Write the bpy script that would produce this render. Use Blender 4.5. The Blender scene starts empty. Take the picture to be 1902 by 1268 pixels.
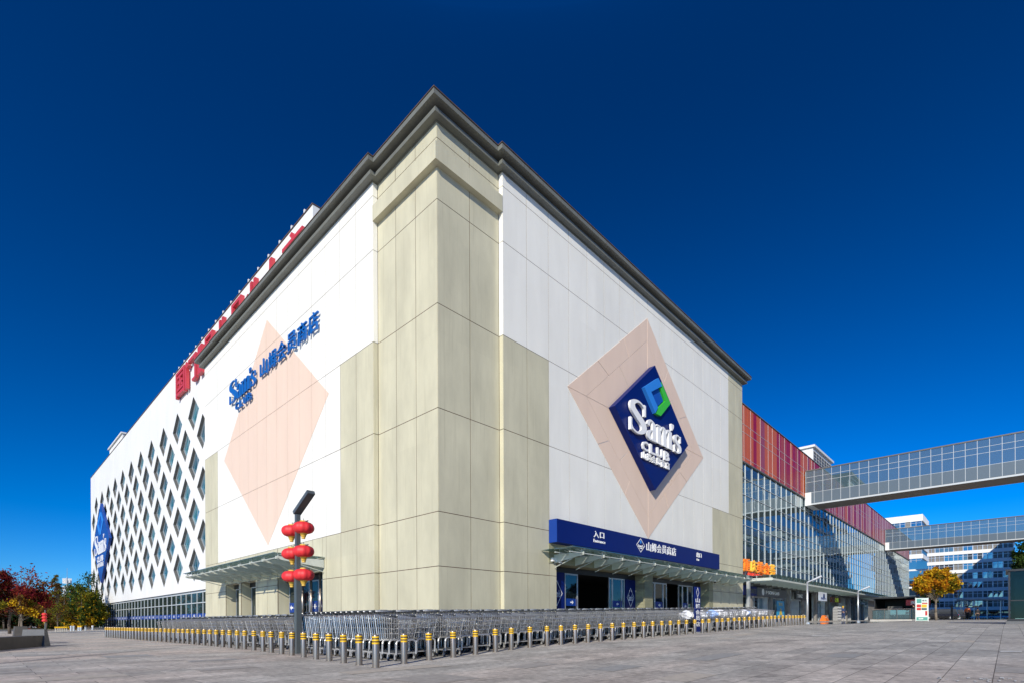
import bpy, bmesh, math, random
from mathutils import Vector, Matrix
from mathutils.geometry import tessellate_polygon
R=random.Random(7)
SC=bpy.context.scene; COL=SC.collection
# ------------------------------------------------------------------ camera, sky, sun, exposure
CAM=Vector((-12.2304,-15.6476,.85))
FW=Vector((math.cos(.7646),math.sin(.7646),0)); RT=Vector((FW.y,-FW.x,0)); UP=Vector((0,0,1))
_c,_s=math.cos(-.0044),math.sin(-.0044); RT,UP=_c*RT+_s*UP,_c*UP-_s*RT
cd=bpy.data.cameras.new('camera'); cam=bpy.data.objects.new('camera',cd); COL.objects.link(cam)
cd.sensor_width=36; cd.lens=960.65/1902*36; cd.shift_y=(1152.4-634)/1902; cd.clip_end=3000; cd.clip_start=.05
cam.matrix_world=Matrix(((RT.x,UP.x,-FW.x,CAM.x),(RT.y,UP.y,-FW.y,CAM.y),(RT.z,UP.z,-FW.z,CAM.z),(0,0,0,1)))
SC.camera=cam
SUN_D=Vector((2.05,1.08,-1.1)).normalized()
sl=bpy.data.lights.new('sun','SUN'); so=bpy.data.objects.new('sun',sl); COL.objects.link(so)
sl.energy=5.0; sl.angle=math.radians(.5); sl.color=(1,.935,.79)
so.rotation_euler=SUN_D.to_track_quat('-Z','Y').to_euler(); so.location=(-60,-60,60)
W=bpy.data.worlds.new('World'); SC.world=W; W.use_nodes=True
wn=W.node_tree; wn.nodes.clear()
def N(nt,t,**k):
    n=nt.nodes.new(t)
    for a,b in k.items():
        if a.startswith('i_'): n.inputs[a[2:].replace('_',' ')].default_value=b
        else: setattr(n,a,b)
    return n
wo=N(wn,'ShaderNodeOutputWorld'); wb=N(wn,'ShaderNodeBackground'); sky=N(wn,'ShaderNodeTexSky')
sky.sky_type='NISHITA'; sky.sun_disc=False; sky.sun_elevation=math.radians(25.4); sky.sun_rotation=math.radians(242.2)
sky.altitude=1500; sky.air_density=1.5; sky.dust_density=.5; sky.ozone_density=8
# clear dry autumn sky: look a little above the horizon haze, deepen it as a polariser does
tc=N(wn,'ShaderNodeTexCoord'); sxyz=N(wn,'ShaderNodeSeparateXYZ'); cxyz=N(wn,'ShaderNodeCombineXYZ'); ma=N(wn,'ShaderNodeMath',operation='MULTIPLY_ADD'); ma.inputs[1].default_value=1.25; ma.inputs[2].default_value=.045
for i_ in (0,1): wn.links.new(sxyz.outputs[i_],cxyz.inputs[i_])
wn.links.new(tc.outputs['Generated'],sxyz.inputs[0]); wn.links.new(sxyz.outputs[2],ma.inputs[0]); wn.links.new(ma.outputs[0],cxyz.inputs[2]); wn.links.new(cxyz.outputs[0],sky.inputs[0])
hs=N(wn,'ShaderNodeHueSaturation'); hs.inputs['Saturation'].default_value=1.1; hs.inputs['Hue'].default_value=.498
gm=N(wn,'ShaderNodeGamma'); gm.inputs['Gamma'].default_value=1.65
wn.links.new(sky.outputs[0],gm.inputs[0]); wn.links.new(gm.outputs[0],hs.inputs['Color']); wn.links.new(hs.outputs[0],wb.inputs[0]); wn.links.new(wb.outputs[0],wo.inputs[0])
wb.inputs[1].default_value=.052
SC.view_settings.view_transform='Standard'; SC.view_settings.look='None'; SC.view_settings.exposure=0; SC.view_settings.gamma=1
SC.cycles.max_bounces=6; SC.cycles.glossy_bounces=3; SC.cycles.transparent_max_bounces=12
SC.cycles.use_adaptive_sampling=True
# ------------------------------------------------------------------ ground height, pixel rays (for measuring the place)
def gz(x):
    if x<-6: return 0.
    if x<20: return .0195*(x+6)
    if x<60: return .507+.006*(x-20)
    return .747
def ray(u,v): return FW+RT*((u-951)/960.65)+UP*((1152.4-v)/960.65)
def on_y(y,u):
    d=ray(u,1150); t=(y-CAM.y)/d.y; return CAM.x+d.x*t
def on_x(x,u):
    d=ray(u,1150); t=(x-CAM.x)/d.x; return CAM.y+d.y*t
def at(u,t):
    p=CAM+ray(u,1150)*t; return (p.x,p.y)
# ------------------------------------------------------------------ materials
def mat(name,col,rough=.6,metal=0,spec=.5,noise=0,scale=6,bump=0,cell=None,stretch=None,emit=0,stain=None):
    m=bpy.data.materials.new(name); m.use_nodes=True; nt=m.node_tree; b=nt.nodes['Principled BSDF']
    b.inputs['Base Color'].default_value=(*col,1); b.inputs['Roughness'].default_value=rough; b.inputs['Metallic'].default_value=metal
    b.inputs['Specular IOR Level'].default_value=spec
    L=nt.links; cur=None
    geo=N(nt,'ShaderNodeNewGeometry')
    if noise:
        mp=N(nt,'ShaderNodeMapping'); mp.inputs['Scale'].default_value=stretch or (1,1,1); L.new(geo.outputs['Position'],mp.inputs[0])
        nz=N(nt,'ShaderNodeTexNoise'); nz.inputs['Scale'].default_value=scale; nz.inputs['Detail'].default_value=6; nz.inputs['Roughness'].default_value=.62
        L.new(mp.outputs[0],nz.inputs['Vector'])
        mr=N(nt,'ShaderNodeMapRange'); mr.inputs[1].default_value=.25; mr.inputs[2].default_value=.75; mr.inputs[3].default_value=1-noise; mr.inputs[4].default_value=1+noise
        L.new(nz.outputs[0],mr.inputs[0]); cur=mr.outputs[0]
        if bump:
            bp=N(nt,'ShaderNodeBump'); bp.inputs['Strength'].default_value=bump; bp.inputs['Distance'].default_value=.02
            L.new(nz.outputs[0],bp.inputs['Height']); L.new(bp.outputs[0],b.inputs['Normal'])
    if cell:
        sn=N(nt,'ShaderNodeVectorMath',operation='DIVIDE'); sn.inputs[1].default_value=cell[:3]; L.new(geo.outputs['Position'],sn.inputs[0])
        ad=N(nt,'ShaderNodeVectorMath',operation='ADD'); ad.inputs[1].default_value=(.013,.013,.013); L.new(sn.outputs[0],ad.inputs[0])
        fl=N(nt,'ShaderNodeVectorMath',operation='FLOOR'); L.new(ad.outputs[0],fl.inputs[0])
        wn_=N(nt,'ShaderNodeTexWhiteNoise'); L.new(fl.outputs[0],wn_.inputs['Vector'])
        mr2=N(nt,'ShaderNodeMapRange'); mr2.inputs[3].default_value=1-cell[3]; mr2.inputs[4].default_value=1+cell[3]; L.new(wn_.outputs[0],mr2.inputs[0])
        if cur: 
            mu=N(nt,'ShaderNodeMath',operation='MULTIPLY'); L.new(cur,mu.inputs[0]); L.new(mr2.outputs[0],mu.inputs[1]); cur=mu.outputs[0]
        else: cur=mr2.outputs[0]
    if cur:
        vm=N(nt,'ShaderNodeVectorMath',operation='SCALE'); vm.inputs[0].default_value=col; L.new(cur,vm.inputs['Scale'])
        out=vm.outputs[0]
        if stain:   # rusty runs: thin vertical streaks
            mp2=N(nt,'ShaderNodeMapping'); mp2.inputs['Scale'].default_value=(3.2,3.2,.09); L.new(geo.outputs['Position'],mp2.inputs[0])
            n2=N(nt,'ShaderNodeTexNoise'); n2.inputs['Scale'].default_value=3.; n2.inputs['Detail'].default_value=5; L.new(mp2.outputs[0],n2.inputs['Vector'])
            m3=N(nt,'ShaderNodeMapRange'); m3.inputs[1].default_value=.58; m3.inputs[2].default_value=.82; m3.inputs[3].default_value=0; m3.inputs[4].default_value=.55; L.new(n2.outputs[0],m3.inputs[0])
            mx=N(nt,'ShaderNodeMix',data_type='RGBA'); L.new(m3.outputs[0],mx.inputs[0]); L.new(out,mx.inputs[6]); mx.inputs[7].default_value=(*stain,1); out=mx.outputs[2]
        L.new(out,b.inputs['Base Color'])
    if emit: b.inputs['Emission Color'].default_value=(*col,1); b.inputs['Emission Strength'].default_value=emit
    return m
def glass(name,tint,refl,rough=.02,trans=0,wob=0,graze=.45):
    m=bpy.data.materials.new(name); m.use_nodes=True; nt=m.node_tree; nt.nodes.remove(nt.nodes['Principled BSDF']); L=nt.links
    out=nt.nodes['Material Output']
    df=N(nt,'ShaderNodeBsdfDiffuse'); df.inputs[0].default_value=(*tint,1); body=df.outputs[0]
    if trans:
        tr=N(nt,'ShaderNodeBsdfTransparent'); tr.inputs[0].default_value=(.62,.78,.8,1); mx=N(nt,'ShaderNodeMixShader'); mx.inputs[0].default_value=trans
        L.new(body,mx.inputs[1]); L.new(tr.outputs[0],mx.inputs[2]); body=mx.outputs[0]
    gl=N(nt,'ShaderNodeBsdfGlossy'); gl.inputs['Roughness'].default_value=rough; gl.inputs[0].default_value=(.80,.90,.93,1)
    lw=N(nt,'ShaderNodeLayerWeight'); lw.inputs[0].default_value=.35
    mr=N(nt,'ShaderNodeMapRange'); mr.inputs[3].default_value=refl; mr.inputs[4].default_value=min(1,refl+graze); L.new(lw.outputs['Fresnel'],mr.inputs[0])
    m2=N(nt,'ShaderNodeMixShader'); L.new(mr.outputs[0],m2.inputs[0]); L.new(body,m2.inputs[1]); L.new(gl.outputs[0],m2.inputs[2])
    if wob:
        geo=N(nt,'ShaderNodeNewGeometry'); nz=N(nt,'ShaderNodeTexNoise'); nz.inputs['Scale'].default_value=.7; nz.inputs['Detail'].default_value=2; L.new(geo.outputs['Position'],nz.inputs['Vector'])
        bp=N(nt,'ShaderNodeBump'); bp.inputs['Strength'].default_value=wob; bp.inputs['Distance'].default_value=.05; L.new(nz.outputs[0],bp.inputs['Height']); L.new(bp.outputs[0],gl.inputs['Normal'])
    L.new(m2.outputs[0],out.inputs[0]); return m
def leafmat(name,col,tr=.35):
    m=bpy.data.materials.new(name); m.use_nodes=True; nt=m.node_tree; nt.nodes.remove(nt.nodes['Principled BSDF']); L=nt.links
    geo=N(nt,'ShaderNodeNewGeometry'); hv=N(nt,'ShaderNodeHueSaturation'); hv.inputs['Color'].default_value=(*col,1)
    mr=N(nt,'ShaderNodeMapRange'); mr.inputs[3].default_value=.55; mr.inputs[4].default_value=1.5; L.new(geo.outputs['Random Per Island'],mr.inputs[0]); L.new(mr.outputs[0],hv.inputs['Value'])
    m2=N(nt,'ShaderNodeMapRange'); m2.inputs[3].default_value=.475; m2.inputs[4].default_value=.525; L.new(geo.outputs['Random Per Island'],m2.inputs[0]); L.new(m2.outputs[0],hv.inputs['Hue'])
    d=N(nt,'ShaderNodeBsdfDiffuse'); t=N(nt,'ShaderNodeBsdfTranslucent'); mx=N(nt,'ShaderNodeMixShader'); mx.inputs[0].default_value=tr
    L.new(hv.outputs[0],d.inputs[0]); L.new(hv.outputs[0],t.inputs[0]); L.new(d.outputs[0],mx.inputs[1]); L.new(t.outputs[0],mx.inputs[2]); L.new(mx.outputs[0],nt.nodes['Material Output'].inputs[0])
    return m
M={}
M['white']=mat('white panel',(.785,.77,.715),.5,noise=.07,scale=.8,stretch=(1,1,.25),cell=(1.52,1.49,4.03,.02))
M['sand']=mat('sage stone panel',(.53,.50,.368),.6,noise=.15,scale=.9,stretch=(1,1,.35),cell=(1.54,1.43,4.03,.025),bump=.05,stain=(.37,.345,.24))
M['joint_w']=mat('pale joint',(.19,.16,.135),.9)
M['joint_s']=mat('rusty joint',(.10,.06,.04),.9,noise=.6,scale=.7)
M['pink']=mat('pink panel',(.735,.565,.455),.5,noise=.06,scale=.8,stretch=(1,1,.2))
M['cornice']=mat('dark cornice metal',(.15,.157,.142),.5,noise=.16,scale=1.1,stretch=(1,1,.3))
M['cap']=mat('rusty coping',(.09,.06,.045),.7,noise=.4,scale=3)
M['roof']=mat('roof felt',(.16,.16,.155),.9,noise=.2,scale=.6)
M['olive']=mat('olive louvre',(.30,.29,.185),.55,noise=.08,scale=2)
M['dark']=mat('dark interior',(.018,.018,.02),.8)
M['black']=mat('black paint',(.022,.023,.025),.4,noise=.2,scale=3)
M['navy']=mat('navy sign paint',(.001,.012,.125),.45,spec=.2,noise=.05,scale=2)
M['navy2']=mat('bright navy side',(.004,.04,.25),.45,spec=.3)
M['blue']=mat('letter blue',(.007,.115,.42),.4,noise=.05,scale=3)
M['sky_blue']=mat('emblem blue',(.03,.22,.68),.4)
M['mid_blue']=mat('emblem core blue',(.008,.075,.40),.4)
M['green']=mat('emblem green',(.05,.50,.035),.4)
M['letter']=mat('white acrylic',(.82,.82,.82),.4)
M['red']=mat('red letter',(.52,.045,.06),.45,noise=.06,scale=2)
M['plaster']=mat('white plaster wall',(.73,.73,.725),.6,noise=.06,scale=.35,stretch=(1,1,.4))
M['frame_grey']=mat('grey window reveal',(.11,.108,.10),.5,noise=.1,scale=4)
M['alu']=mat('aluminium',(.62,.64,.66),.38,metal=.7,noise=.06,scale=4)
M['white_metal']=mat('white mullion',(.50,.54,.57),.4)
M['steel']=mat('stainless steel',(.30,.255,.22),.27,metal=.7,noise=.1,scale=5,stretch=(6,6,.6))
M['chrome']=mat('cart chrome',(.52,.52,.52),.28,metal=.75,noise=.12,scale=7)
M['cart_frame']=mat('cart frame',(.56,.56,.56),.33,metal=.6)
M['cart_plastic']=mat('cart grey plastic',(.05,.055,.06),.5)
M['rubber']=mat('castor rubber',(.03,.03,.03),.7)
M['castor']=mat('castor wheel grey',(.30,.30,.31),.5)
M['yellow']=mat('reflective yellow tape',(.78,.46,.012),.4,noise=.12,scale=9)
M['lamp']=mat('lamp post grey',(.10,.118,.125),.36,metal=.25,noise=.12,scale=3)
M['lantern']=mat('lantern red cloth',(.70,.028,.035),.55,noise=.05,scale=6)
M['gold']=mat('lantern gold trim',(.62,.40,.06),.45)
M['dglass']=glass('dark shop glass',(.006,.012,.016),.10)
M['wglass']=glass('diamond window glass',(.02,.20,.33),.09)
M['wglass_b']=glass('diamond window glass deep',(.012,.13,.22),.10); M['wglass_c']=glass('diamond window glass pale',(.05,.26,.36),.10)
M['strip_glass']=glass('ground floor glass',(.018,.03,.032),.10)
M['curtain']=glass('mirror curtain glass',(.045,.075,.085),.36,rough=.012,wob=.10)
M['bridge_glass']=glass('bridge glass',(.13,.20,.23),.16,trans=.52)
M['bridge_panel']=mat('bridge grey panel',(.10,.135,.17),.35)
M['canopy_glass']=glass('canopy glass',(.10,.13,.11),.14,trans=.62)
M['canopy_steel']=mat('canopy steel',(.50,.53,.49),.45,noise=.1,scale=3)
M['soffit']=mat('bridge soffit',(.22,.19,.165),.6,noise=.18,scale=.8)
M['red_a']=mat('orange panel',(.52,.10,.02),.35,spec=.25,noise=.05,scale=.5)
M['red_b']=mat('crimson panel',(.30,.004,.03),.35,spec=.25,noise=.05,scale=.5)
M['red_c']=mat('brick red panel',(.36,.05,.035),.35,spec=.25,noise=.05,scale=.5)
M['red_d']=mat('plum panel',(.30,.06,.09),.35,spec=.25,noise=.05,scale=.5)
M['red_e']=mat('rose panel',(.42,.14,.14),.35,spec=.25,noise=.05,scale=.5)
M['off_white']=mat('office white band',(.78,.78,.77),.6,noise=.04,scale=.5)
M['off_grey']=mat('office grey panel',(.20,.19,.18),.6,noise=.25,scale=4)
M['off_glass']=glass('office glass',(.012,.03,.06),.30)
M['off_dark']=mat('office dark pane',(.035,.04,.05),.3)
M['bark']=mat('bark',(.085,.065,.05),.9,noise=.3,scale=8)
M['bark_pale']=mat('pale bark',(.17,.14,.11),.9,noise=.3,scale=8)
M['l_yellow']=leafmat('yellow leaf',(.55,.31,.02)); M['l_orange']=leafmat('amber leaf',(.46,.18,.014)); M['l_olive']=leafmat('olive leaf',(.13,.12,.015))
M['l_green']=leafmat('green leaf',(.045,.075,.018)); M['l_dgreen']=leafmat('dark green leaf',(.018,.035,.014),.2); M['l_red']=leafmat('dark red leaf',(.19,.02,.022)); M['l_brown']=leafmat('brown leaf',(.12,.055,.02))
M['stone']=mat('granite bench',(.075,.068,.062),.7,noise=.15,scale=5,bump=.1)
M['stone_b']=mat('pale granite',(.115,.12,.13),.7,noise=.12,scale=7)
M['rust_box']=mat('red brown box',(.16,.055,.04),.6)
M['concrete']=mat('pale concrete',(.45,.44,.42),.8,noise=.12,scale=3)
M['skin']=mat('skin',(.42,.25,.18),.6); M['hair']=mat('black hair',(.012,.011,.01),.6)
M['orange']=mat('orange cloth',(.62,.15,.035),.7); M['trouser']=mat('black trousers',(.015,.016,.02),.8); M['shoe']=mat('white shoes',(.7,.7,.7),.6); M['coat']=mat('dark coat',(.014,.015,.018),.8); M['bluecloth']=mat('navy work clothes',(.02,.04,.12),.8)
M['traffic_orange']=mat('traffic orange',(.75,.16,.01),.5)
M['car_white']=mat('white car paint',(.7,.7,.7),.25); M['car_black']=mat('black car paint',(.012,.012,.014),.2); M['car_silver']=mat('silver car paint',(.4,.42,.45),.25,metal=.5); M['car_yellow']=mat('yellow taxi paint',(.62,.36,.03),.25); M['car_green']=mat('green taxi paint',(.30,.36,.03),.25)
M['tyre']=mat('tyre',(.02,.02,.02),.8); M['plastic_bag']=mat('white plastic film',(.74,.75,.80),.35,noise=.12,scale=9); M['plastic_blue']=mat('pale blue plastic film',(.30,.46,.85),.35,noise=.2,scale=9)
M['poster_blue']=mat('cyan poster',(.02,.30,.55),.4,noise=.15,scale=3); M['poster_yellow']=mat('poster yellow',(.65,.45,.05),.4); M['poster_red']=mat('poster red',(.5,.05,.05),.4); M['poster_teal']=mat('poster teal',(.10,.32,.28),.4); M['poster_pale']=mat('poster pale mint',(.62,.74,.70),.5)
M['shop_grey']=mat('shop sign grey',(.10,.105,.115),.5,noise=.1,scale=2); M['lightbox']=mat('lit sign face',(.85,.87,.95),.4,emit=.35)
M['neon']=mat('orange sign face',(.95,.25,.02),.45,emit=.25); M['neon_r']=mat('red sign face',(.8,.06,.03),.45,emit=.25); M['neon_y']=mat('amber sign face',(.95,.50,.05),.45,emit=.2); M['neon_g']=mat('lime sign face',(.45,.6,.03),.45,emit=.2)
# paving: slabs on the building's own grid, in broad warm and grey bands
def paving():
    m=bpy.data.materials.new('granite paving'); m.use_nodes=True; nt=m.node_tree; b=nt.nodes['Principled BSDF']; L=nt.links
    geo=N(nt,'ShaderNodeNewGeometry')
    br=N(nt,'ShaderNodeTexBrick'); br.offset=.5; br.inputs['Scale'].default_value=1; br.inputs['Brick Width'].default_value=1.0; br.inputs['Row Height'].default_value=.5
    br.inputs['Mortar Size'].default_value=.006; br.inputs['Mortar Smooth'].default_value=.3; br.inputs['Bias'].default_value=0
    br.inputs['Color1'].default_value=(.80,.80,.80,1); br.inputs['Color2'].default_value=(1.15,1.14,1.13,1); br.inputs['Mortar'].default_value=(.26,.24,.22,1)
    L.new(geo.outputs['Position'],br.inputs['Vector'])
    def noise(sc,det=4,st=(1,1,1)):
        mp=N(nt,'ShaderNodeMapping'); mp.inputs['Scale'].default_value=st; L.new(geo.outputs['Position'],mp.inputs[0])
        n=N(nt,'ShaderNodeTexNoise'); n.inputs['Scale'].default_value=sc; n.inputs['Detail'].default_value=det; L.new(mp.outputs[0],n.inputs['Vector']); return n.outputs[0]
    def ramp(v,a,b_,c,d):
        r=N(nt,'ShaderNodeMapRange'); r.inputs[1].default_value=a; r.inputs[2].default_value=b_; r.inputs[3].default_value=c; r.inputs[4].default_value=d; L.new(v,r.inputs[0]); return r.outputs[0]
    # bands of warm / grey stone: stripes 3 slabs deep running along x, more warm towards -x
    sx=N(nt,'ShaderNodeSeparateXYZ'); L.new(geo.outputs['Position'],sx.inputs[0])
    warm=ramp(sx.outputs[0],-9,14,.85,.08)
    w=N(nt,'ShaderNodeMath',operation='MULTIPLY'); L.new(ramp(noise(.28,2,(.35,1.3,1)),.42,.58,.25,1.15),w.inputs[0]); L.new(warm,w.inputs[1]); w.use_clamp=True
    mx=N(nt,'ShaderNodeMix',data_type='RGBA'); L.new(w.outputs[0],mx.inputs[0]); mx.inputs[6].default_value=(.43,.418,.39,1); mx.inputs[7].default_value=(.50,.435,.385,1)
    m1=N(nt,'ShaderNodeMix',data_type='RGBA',blend_type='MULTIPLY'); m1.inputs[0].default_value=1; L.new(mx.outputs[2],m1.inputs[6]); L.new(br.outputs[0],m1.inputs[7])
    g1=ramp(noise(9,8),.3,.7,.72,1.28); g2=ramp(noise(.9,5),.3,.7,.82,1.16); g3=ramp(noise(120,2),.3,.7,.75,1.25)
    a=N(nt,'ShaderNodeMath',operation='MULTIPLY'); L.new(g1,a.inputs[0]); L.new(g2,a.inputs[1]); a2=N(nt,'ShaderNodeMath',operation='MULTIPLY'); L.new(a.outputs[0],a2.inputs[0]); L.new(g3,a2.inputs[1])
    v=N(nt,'ShaderNodeVectorMath',operation='SCALE'); L.new(m1.outputs[2],v.inputs[0]); L.new(a2.outputs[0],v.inputs['Scale']); L.new(v.outputs[0],b.inputs['Base Color'])
    st=ramp(noise(1.7,7),.60,.72,1,.62)
    ss=N(nt,'ShaderNodeVectorMath',operation='SCALE'); L.new(v.outputs[0],ss.inputs[0]); L.new(st,ss.inputs['Scale']); L.new(ss.outputs[0],b.inputs['Base Color'])
    b.inputs['Roughness'].default_value=.72; b.inputs['Specular IOR Level'].default_value=.35
    bp=N(nt,'ShaderNodeBump'); bp.inputs['Strength'].default_value=.25; bp.inputs['Distance'].default_value=.006; L.new(a2.outputs[0],bp.inputs['Height']); L.new(bp.outputs[0],b.inputs['Normal'])
    return m
M['paving']=paving()
M['slab_a']=mat('replaced grey slab',(.32,.315,.305),.75,noise=.2,scale=9); M['slab_b']=mat('replaced buff slab',(.47,.42,.36),.75,noise=.2,scale=9); M['slab_c']=mat('darkened slab',(.35,.325,.30),.75,noise=.25,scale=7)
M['asphalt']=mat('asphalt',(.06,.06,.063),.85,noise=.2,scale=5); M['grass']=mat('park soil',(.06,.06,.03),.95,noise=.3,scale=.6)
M['wet']=mat('wet stone',(.03,.032,.035),.05,spec=.8); M['paint']=mat('worn road paint',(.6,.6,.58),.7,noise=.35,scale=14)
# ------------------------------------------------------------------ mesh helpers
class MB:
    def __init__(s): s.v=[]; s.f=[]; s.m=[]; s.sm=[]
    def add(s,vs,fs,mi=0,smooth=False):
        o=len(s.v); s.v+= [tuple(p) for p in vs]
        for f in fs: s.f.append([i+o for i in f]); s.m.append(mi); s.sm.append(smooth)
        return s
    def box(s,x0,x1,y0,y1,z0,z1,mi=0):
        x0,x1=min(x0,x1),max(x0,x1); y0,y1=min(y0,y1),max(y0,y1); z0,z1=min(z0,z1),max(z0,z1)
        return s.add([(x0,y0,z0),(x1,y0,z0),(x1,y1,z0),(x0,y1,z0),(x0,y0,z1),(x1,y0,z1),(x1,y1,z1),(x0,y1,z1)],
              [(0,3,2,1),(4,5,6,7),(0,1,5,4),(1,2,6,5),(2,3,7,6),(3,0,4,7)],mi)
    def frust(s,c0,a0,b0,c1,a1,b1,mi=0):   # box between two rectangles (centre, half x, half y)
        v=[]
        for c,a,b in ((c0,a0,b0),(c1,a1,b1)):
            v+=[(c[0]-a,c[1]-b,c[2]),(c[0]+a,c[1]-b,c[2]),(c[0]+a,c[1]+b,c[2]),(c[0]-a,c[1]+b,c[2])]
        return s.add(v,[(0,3,2,1),(4,5,6,7),(0,1,5,4),(1,2,6,5),(2,3,7,6),(3,0,4,7)],mi)
    def bar(s,p,q,r,n=4,mi=0,r2=None,smooth=False,cap=True):
        p=Vector(p); q=Vector(q); d=(q-p)
        if d.length<1e-6: return s
        d.normalize(); a=d.orthogonal() if abs(d.z)<.99 else Vector((1,0,0)); a=(a-d*a.dot(d)).normalized(); b=d.cross(a); r2=r if r2 is None else r2
        vs=[]
        for c,rr in ((p,r),(q,r2)):
            for k in range(n):
                t=2*math.pi*(k+.5)/n; vs.append(c+(a*math.cos(t)+b*math.sin(t))*rr)
        fs=[(k,(k+1)%n,n+(k+1)%n,n+k) for k in range(n)]
        if cap: fs+=[tuple(range(n-1,-1,-1)),tuple(range(n,2*n))]
        return s.add(vs,fs,mi,smooth)
    def tube(s,pts,r,n=5,mi=0):
        for a,b in zip(pts,pts[1:]): s.bar(a,b,r,n,mi)
        return s
    def lathe(s,c,prof,n=16,mi=0,smooth=True):
        vs=[];fs=[]
        for r,z in prof:
            for k in range(n): t=2*math.pi*k/n; vs.append((c[0]+r*math.cos(t),c[1]+r*math.sin(t),c[2]+z))
        for i in range(len(prof)-1):
            for k in range(n): fs.append((i*n+k,i*n+(k+1)%n,(i+1)*n+(k+1)%n,(i+1)*n+k))
        s.add(vs,fs,mi,smooth); s.add(vs[-n:],[tuple(range(n))],mi); s.add(vs[:n],[tuple(range(n-1,-1,-1))],mi); return s
    def prism(s,poly,o,rx,ux,nx,d0,d1,mi=0,side=None):  # 2-D polygon on a wall frame, from depth d0 to d1 along nx
        o=Vector(o); rx=Vector(rx); ux=Vector(ux); nx=Vector(nx); n=len(poly)
        ar=sum(poly[i][0]*poly[(i+1)%n][1]-poly[(i+1)%n][0]*poly[i][1] for i in range(n))
        if ar<0: poly=poly[::-1]
        f=[o+rx*a+ux*b+nx*d1 for a,b in poly]; bk=[o+rx*a+ux*b+nx*d0 for a,b in poly]
        s.add(f+bk,[tuple(range(n))]+[(i,n+i,n+(i+1)%n,(i+1)%n) for i in range(n)],mi)
        return s
    def merge(s,o,mat4=None,mi=None):
        n=len(s.v); s.v+= [tuple(mat4@Vector(p)) for p in o.v] if mat4 else o.v
        s.f+=[[i+n for i in f] for f in o.f]; s.m+=(o.m if mi is None else [mi]*len(o.m)); s.sm+=o.sm; return s
    def mesh(s,name,mats):
        me=bpy.data.meshes.new(name); me.from_pydata(s.v,[],s.f)
        for m in mats: me.materials.append(M[m])
        if me.polygons:
            me.polygons.foreach_set('material_index',s.m); me.polygons.foreach_set('use_smooth',s.sm)
        me.update(); return me
    def build(s,name,mats,parent=None,loc=None):
        if isinstance(mats,str): mats=[mats]
        return link(name,s.mesh(name,mats),parent,loc)
def link(name,me,parent=None,loc=None):
    o=bpy.data.objects.new(name,me); COL.objects.link(o)
    if parent:
        o.parent=parent
        if loc is None:   # mesh given in world coordinates: undo the parent's place
            o.matrix_parent_inverse=PM[parent.name].inverted(); PM[o.name]=Matrix.Identity(4)
        else: PM[o.name]=PM[parent.name]@Matrix.Translation(loc)
    else: PM[o.name]=Matrix.Translation(loc or (0,0,0))
    if loc is not None: o.location=loc
    return o
PM={}
def tag(o,label=None,cat=None,group=None,kind=None):
    if label: o['label']=label
    if cat: o['category']=cat
    if group: o['group']=group
    if kind: o['kind']=kind
    PM.setdefault(o.name,o.matrix_basis.copy()); return o
def thing(name,label,cat,loc=(0,0,0),rz=0,group=None):
    o=bpy.data.objects.new(name,None); COL.objects.link(o); o.location=loc; o.rotation_euler=(0,0,rz); o.empty_display_size=.2
    PM[o.name]=Matrix.LocRotScale(Vector(loc),Matrix.Rotation(rz,3,'Z'),None)
    return tag(o,label,cat,group)
def copy_tree(o,parent=None):
    c=o.copy(); COL.objects.link(c); c.parent=parent
    for ch in o.children: copy_tree(ch,c)
    return c
ONE='first second third fourth fifth sixth seventh eighth ninth tenth eleventh twelfth thirteenth fourteenth fifteenth sixteenth seventeenth eighteenth nineteenth'.split()
TENS={2:('twentieth','twenty'),3:('thirtieth','thirty'),4:('fortieth','forty'),5:('fiftieth','fifty')}
def ordn(n):
    if n<20: return ONE[n-1]
    t,u=divmod(n,10); return TENS[t][0] if u==0 else TENS[t][1]+'-'+ONE[u-1]
# wall frames: (origin, right, up, out)
def FR(y): return ((0,y,0),(1,0,0),(0,0,1),(0,-1,0))          # walls facing the right-hand plaza
def FL(x): return ((x,0,0),(0,-1,0),(0,0,1),(-1,0,0))         # walls facing the left-hand plaza; a = -y
_tc={}
def text_geo(body,size,depth,bold):
    k=(body,size,depth,bold)
    if k in _tc: return _tc[k]
    cu=bpy.data.curves.new('t','FONT'); cu.body=body; cu.size=size; cu.extrude=depth/2; cu.offset=bold; cu.resolution_u=2
    ob=bpy.data.objects.new('t',cu); COL.objects.link(ob); dg=bpy.context.evaluated_depsgraph_get(); dg.update()
    me=bpy.data.meshes.new_from_object(ob.evaluated_get(dg)); vs=[tuple(v.co) for v in me.vertices]; fs=[tuple(p.vertices) for p in me.polygons]
    bpy.data.objects.remove(ob); bpy.data.curves.remove(cu); bpy.data.meshes.remove(me)
    _tc[k]=(vs,fs); return vs,fs
def text(mb,body,fr,a0,a1,z0,z1,d0,depth,bold=.012,mi=0):
    """fit the text's ink box into [a0,a1]x[z0,z1] of a wall frame"""
    vs,fs=text_geo(body,1.0,1.0,bold)
    if not vs: return mb
    xs=[v[0] for v in vs]; ys=[v[1] for v in vs]; x0,x1,y0,y1=min(xs),max(xs),min(ys),max(ys)
    o,rx,ux,nx=map(Vector,fr)
    out=[o+rx*(a0+(v[0]-x0)/(x1-x0)*(a1-a0))+ux*(z0+(v[1]-y0)/(y1-y0)*(z1-z0))+nx*(d0+(v[2]+.5)*depth) for v in vs]
    return mb.add(out,fs,mi)
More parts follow.
